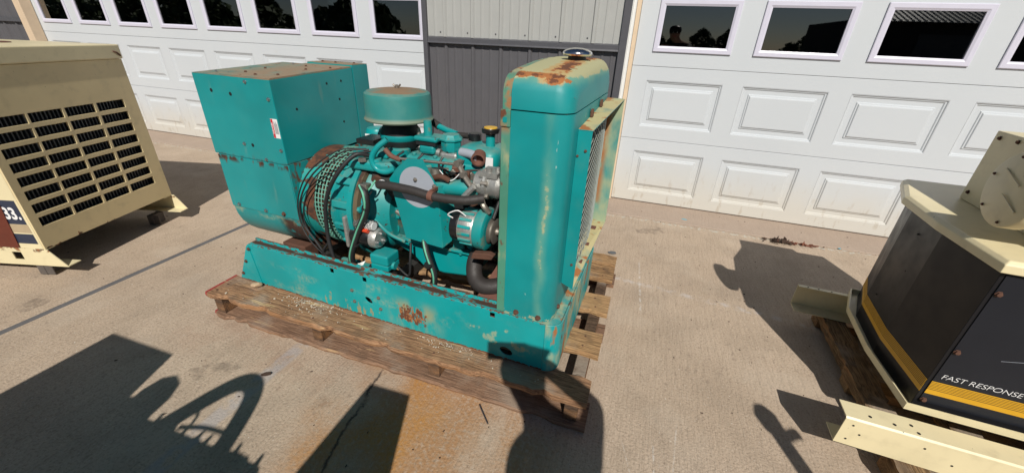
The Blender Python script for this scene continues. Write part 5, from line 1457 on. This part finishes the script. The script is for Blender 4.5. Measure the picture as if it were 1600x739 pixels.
hr = MB().lathe((-0.055, 0.045, 1.60), (0, 0, 1), [(-0.03, 0.088), (0.02, 0.100), (0.06, 0.092), (0.085, 0.06), (0.095, 0.0)], 20).box(-0.115, 0.005, 0.12, 0.19, 1.615, 1.628).build('cap', 'charcoal_paint', per, 50)
simple('skin_tone', (0.42, 0.25, 0.18), 0.6)
MB().lathe((-0.055, 0.145, 1.575), (0, 0.5, -1), [(0, 0.006), (0.03, 0.014), (0.042, 0.010), (0.045, 0.0)], 10).build('nose', 'skin_tone', per, 50)
for sx in (-1, 1):
    MB().lathe((-0.055 + 0.03 * sx, 0.146, 1.587), (0, 1, 0), [(0, 0.010), (0.004, 0.008), (0.006, 0.0)], 10).build('eye', 'decal_white', per, 50)
    MB().lathe((-0.055 + 0.078 * sx, 0.05, 1.575), (sx, 0, 0), [(0, 0.014), (0.006, 0.022), (0.010, 0.016), (0.011, 0.0)], 10).build('ear', 'skin_tone', per, 50)
MB().box(-0.08, -0.03, 0.142, 0.15, 1.525, 1.533).build('mouth', 'decal_red', per, None, 0.003)
ph = empty('phone', CAM_LOC, R(17.2))
tag(ph, 'slim dark phone held level in the hand of the person', 'phone')
pt = R(-26.8)
M_ = Matrix.Rotation(pt, 4, 'X')
MB().box(-0.022, 0.140, -0.016, -0.007, -0.068, 0.010, M_).build('phone_body', 'black_plastic', ph, None, 0.003)
MB().box(-0.018, 0.136, -0.0168, -0.0162, -0.064, 0.006, M_).build('screen', 'charcoal_panel', ph, None)
for k in range(2):
    MB().cyl(M_ @ Vector((0.0, -0.0069, -0.022 - 0.022 * k)), M_ @ Vector((0.0, -0.005, -0.022 - 0.022 * k)), 0.007, 0.007, 14).build('lens', 'chrome', ph)

# ------------------------------------------------------------------ trees across the yard, seen only as reflections in the panes
def leafy(seed, H):
    rnd = random.Random(seed)
    m = MB()
    for k in range(520):
        a, u_ = rnd.uniform(0, 6.28), rnd.random() ** 0.5
        zz = rnd.uniform(0.06, 1.0)
        rr = H * 0.50 * u_ * math.sin(math.pi * min(0.98, zz * 0.85 + 0.12)) + 0.1
        c = Vector((rr * math.cos(a), rr * math.sin(a), H * zz))
        s_ = rnd.uniform(0.12, 0.40)
        d1 = Vector((rnd.gauss(0, 1), rnd.gauss(0, 1), rnd.gauss(0, 1))).normalized() * s_
        d2 = Vector((rnd.gauss(0, 1), rnd.gauss(0, 1), rnd.gauss(0, 1))).normalized() * s_
        m.add([c - d1, c + d2, c + d1, c - d2], [(0, 1, 2, 3)])
    return m
simple('leaf_green', (0.05, 0.075, 0.028), 0.7, 0, 0.4, 3)
simple('bark', (0.09, 0.065, 0.045), 0.9, 0, 0.3, 8)
rt = random.Random(21)
spots = [(-26 + 3.2 * k + rt.uniform(-1, 1), -60 + rt.uniform(-4, 4), rt.choice([2.0, 2.4, 2.8, 3.2, 3.9])) for k in range(17)]
spots += [(-13 - 3.0 * k + rt.uniform(-0.8, 0.8), -21 - 0.25 * k + rt.uniform(-2, 2), 2.6 + 0.12 * k + rt.uniform(-0.4, 0.7)) for k in range(16)]  # unseen row added to block bright sky mirrored in the left panes
for k, (x, y, h) in enumerate(spots):
    t = empty('tree', (x, y, -0.06))
    tag(t, 'leafy tree far across the yard, mirrored in the right door' if k < 17 else 'bushy tree added out of view to darken the left door panes', 'tree', 'trees across the yard' if k < 17 else 'trees added to darken the left panes')
    leafy(50 + k, h).build('crown', 'leaf_green', t, None)
    MB().tube([(0, 0, 0), (0.05, 0.02, h * 0.3), (0, 0, h * 0.7)], lambda q: 0.16 - 0.1 * q, 8).build('trunk', 'bark', t, 50)

# ------------------------------------------------------------------ litter
simple('dead_leaf', (0.045, 0.025, 0.016), 0.9, 0, 0.5, 30, 0.4)
simple('dead_leaf_red', (0.17, 0.06, 0.035), 0.9, 0, 0.4, 30, 0.3)
simple('wood_chip', (0.60, 0.50, 0.36), 0.85, 0, 0.2, 40)
simple('chalk_white', (0.54, 0.47, 0.38), 0.9, 0, 0.4, 60)
simple('stone_tan', (0.42, 0.30, 0.19), 0.9, 0, 0.3, 20, 0.4)
simple('blue_paint', (0.07, 0.42, 0.55), 0.6, 0, 0.15, 30)
simple('grey_scrap', (0.10, 0.105, 0.11), 0.6, 0, 0.2, 20)
def crumple(seed, n, sx, sy, h):
    rnd = random.Random(seed)
    m = MB()
    for k in range(n):
        c = Vector((rnd.gauss(0, sx), rnd.gauss(0, sy), abs(rnd.gauss(h * 0.5, h * 0.3))))
        d1 = Vector((rnd.gauss(0, 1), rnd.gauss(0, 1), rnd.gauss(0, 0.6))).normalized() * rnd.uniform(0.012, 0.028)
        d2 = Vector((rnd.gauss(0, 1), rnd.gauss(0, 1), rnd.gauss(0, 0.6))).normalized() * rnd.uniform(0.008, 0.018)
        nn = d1.cross(d2).normalized() * 0.0012
        P = [c - d1, c + d2, c + d1 + nn * 3, c - d2]
        lo = min(min(p.z, (p + nn).z) for p in P)
        lift = Vector((0, 0, max(0, 0.001 - lo)))
        P = [p + lift for p in P]
        m.add(P + [p + nn for p in P], [(0, 1, 2, 3), (4, 5, 6, 7), (0, 1, 5, 4), (1, 2, 6, 5), (2, 3, 7, 6), (3, 0, 4, 7)])
    return m
o = crumple(1, 60, 0.055, 0.020, 0.018).build('leaf_litter', 'dead_leaf', None, None)
o.location = (1.255, -0.46, 0.001)
tag(o, 'clump of dark dead leaves lying in the joint by the right door', 'leaves', kind='stuff')
o = crumple(2, 24, 0.07, 0.012, 0.008).build('leaf_litter', 'dead_leaf_red', None, None)
o.location = (1.40, -0.455, 0.001)
tag(o, 'reddish leaf scraps trailing right of the dark clump by the door', 'leaves', kind='stuff')
def rock(seed, r, sq=0.6):
    rnd = random.Random(seed)
    bm = bmesh.new()
    bmesh.ops.create_icosphere(bm, subdivisions=2, radius=r)
    for v in bm.verts:
        v.co *= rnd.uniform(0.8, 1.12)
        v.co.z *= sq
    me = bpy.data.meshes.new('stone')
    bm.to_mesh(me)
    bm.free()
    return me
o = link(rock(4, 0.022, 0.75), 'stone', 'stone_tan')
o.location = (-1.79, -2.60, 0.166)
o.scale = (1.35, 0.9, 0.9)
o.rotation_euler = (0, 0, 0.4)
tag(o, 'tan stone lying on the near pallet board by the left end of the skid', 'stone')
def flake(name, mat, loc, sx, sy, rz, label, cat, tilt=0.1, th=0.002):
    rnd = random.Random(hash(label) % 1000 if False else len(label))
    P = [(sx * math.cos(a) * rnd.uniform(0.75, 1.1), sy * math.sin(a) * rnd.uniform(0.75, 1.1)) for a in [i * 6.283 / 7 for i in range(7)]]
    o = MB().prism(P, XY, 0, th).build(name, mat, None, None)
    o.location = loc
    o.rotation_euler = (tilt, 0, rz)
    return tag(o, label, cat)
flake('metal_scrap', 'grey_scrap', (-0.012, -1.18, 0.006), 0.035, 0.020, 0.3, 'dark grey scrap on the slab just behind the pallet corner', 'scrap', 0.15, 0.003)
flake('leaf', 'dead_leaf', (-1.385, -2.955, 0.006), 0.024, 0.010, 0.6, 'curled dark leaf on the slab in front of the pallet', 'leaf', 0.35)
flake('paint_fleck', 'blue_paint', (0.54, -0.285, 0.0035), 0.026, 0.010, -0.1, 'bright blue paint fleck on the sill strip left of the dead leaves', 'paint', 0.0, 0.0012)
flake('paint_fleck', 'blue_paint', (1.70, -0.40, 0.0035), 0.012, 0.008, 0.3, 'small turquoise paint fleck beside the black machine', 'paint', 0.0, 0.0012)
o = MB().cyl((-0.05, 0, 0.005), (0.05, 0, 0.005), 0.0045, 0.0035, 8).build('steel_pin', 'steel', None, 40)
o.location = (-0.385, -2.815, 0.0)
o.rotation_euler = (0, 0, R(-48))
tag(o, 'thin bright steel pin lying against the near edge of the pallet', 'pin')
# crumbs and chips on the near board
rnd = random.Random(11)
m = MB()
for k in range(260):
    if k < 150:
        x, y = rnd.gauss(-1.42, 0.09), -2.60 - abs(rnd.gauss(0, 0.035))
    elif k < 210:
        x, y = rnd.gauss(-0.62, 0.08), -2.635 - abs(rnd.gauss(0, 0.018))
    else:
        x, y = rnd.uniform(-1.9, -0.15), rnd.uniform(-2.72, -2.64)
    s_ = rnd.uniform(0.0008, 0.0030) * (1.6 if rnd.random() < 0.08 else 1)
    M_ = Matrix.Translation((x, y, 0.1535 + s_ * 0.5)) @ Matrix.Rotation(rnd.uniform(0, 3), 4, 'Z') @ Matrix.Rotation(rnd.uniform(-0.4, 0.4), 4, 'X')
    m.box(-s_, s_, -s_ * 0.7, s_ * 0.7, -s_ * 0.5, s_ * 0.5, M_)
o = m.build('wood_crumbs', 'chalk_white', None, None)
tag(o, 'pale crumbs and chips scattered over the near pallet board', 'crumbs', kind='stuff')
m = MB()
for k in range(210):
    x, y = rnd.uniform(-3.6, 2.2), rnd.uniform(-3.3, -0.05)
    s_ = rnd.uniform(0.001, 0.0032)
    M_ = Matrix.Translation((x, y, 0.002 + (0.003 if y > -0.4 else 0))) @ Matrix.Rotation(rnd.uniform(0, 3), 4, 'Z')
    m.box(-s_ * rnd.uniform(1, 3), s_, -s_ * 0.5, s_ * 0.5, -0.0015, 0.0015, M_)
o = m.build('ground_litter', 'dead_leaf', None, None)
tag(o, 'bits of dry grass and grit scattered over the concrete', 'litter', kind='stuff')

# ------------------------------------------------------------------ shed across the yard, mirrored in the panes of the right door
sh = empty('shed', (7.9, -18.0, -0.06))
tag(sh, 'dark shed with a ribbed metal roof, mirrored in the third window of the right door', 'shed')
MB().box(0, 13, -7, 0, 0, 2.72).build('wall', 'interior_dark', sh, None)
MB().box(2.0, 5.0, 0.002, 0.06, 0.05, 2.2).build('door', 'dark_trim', sh, None, 0.01)
roof = MB()
pts = [(-0.3, 0.0)]
for k in range(66):
    x = -0.3 + 0.2 * k
    pts += [(x + 0.06, 0.0), (x + 0.09, 0.05), (x + 0.13, 0.05), (x + 0.16, 0.0)]
pts.append((13.2, 0.0))
n = len(pts)
roof.v += [(x, 0.5, 2.62 + z) for x, z in pts] + [(x, -7.4, 5.2 + z) for x, z in pts] + [(x, 0.5, 2.60) for x, z in pts] + [(x, -7.4, 5.18) for x, z in pts]
for i in range(n - 1):
    roof.f += [(i, i + 1, n + i + 1, n + i), (2 * n + i, 2 * n + i + 1, 3 * n + i + 1, 3 * n + i), (i, i + 1, 2 * n + i + 1, 2 * n + i)]
roof.build('roof', 'light_siding', sh, None)
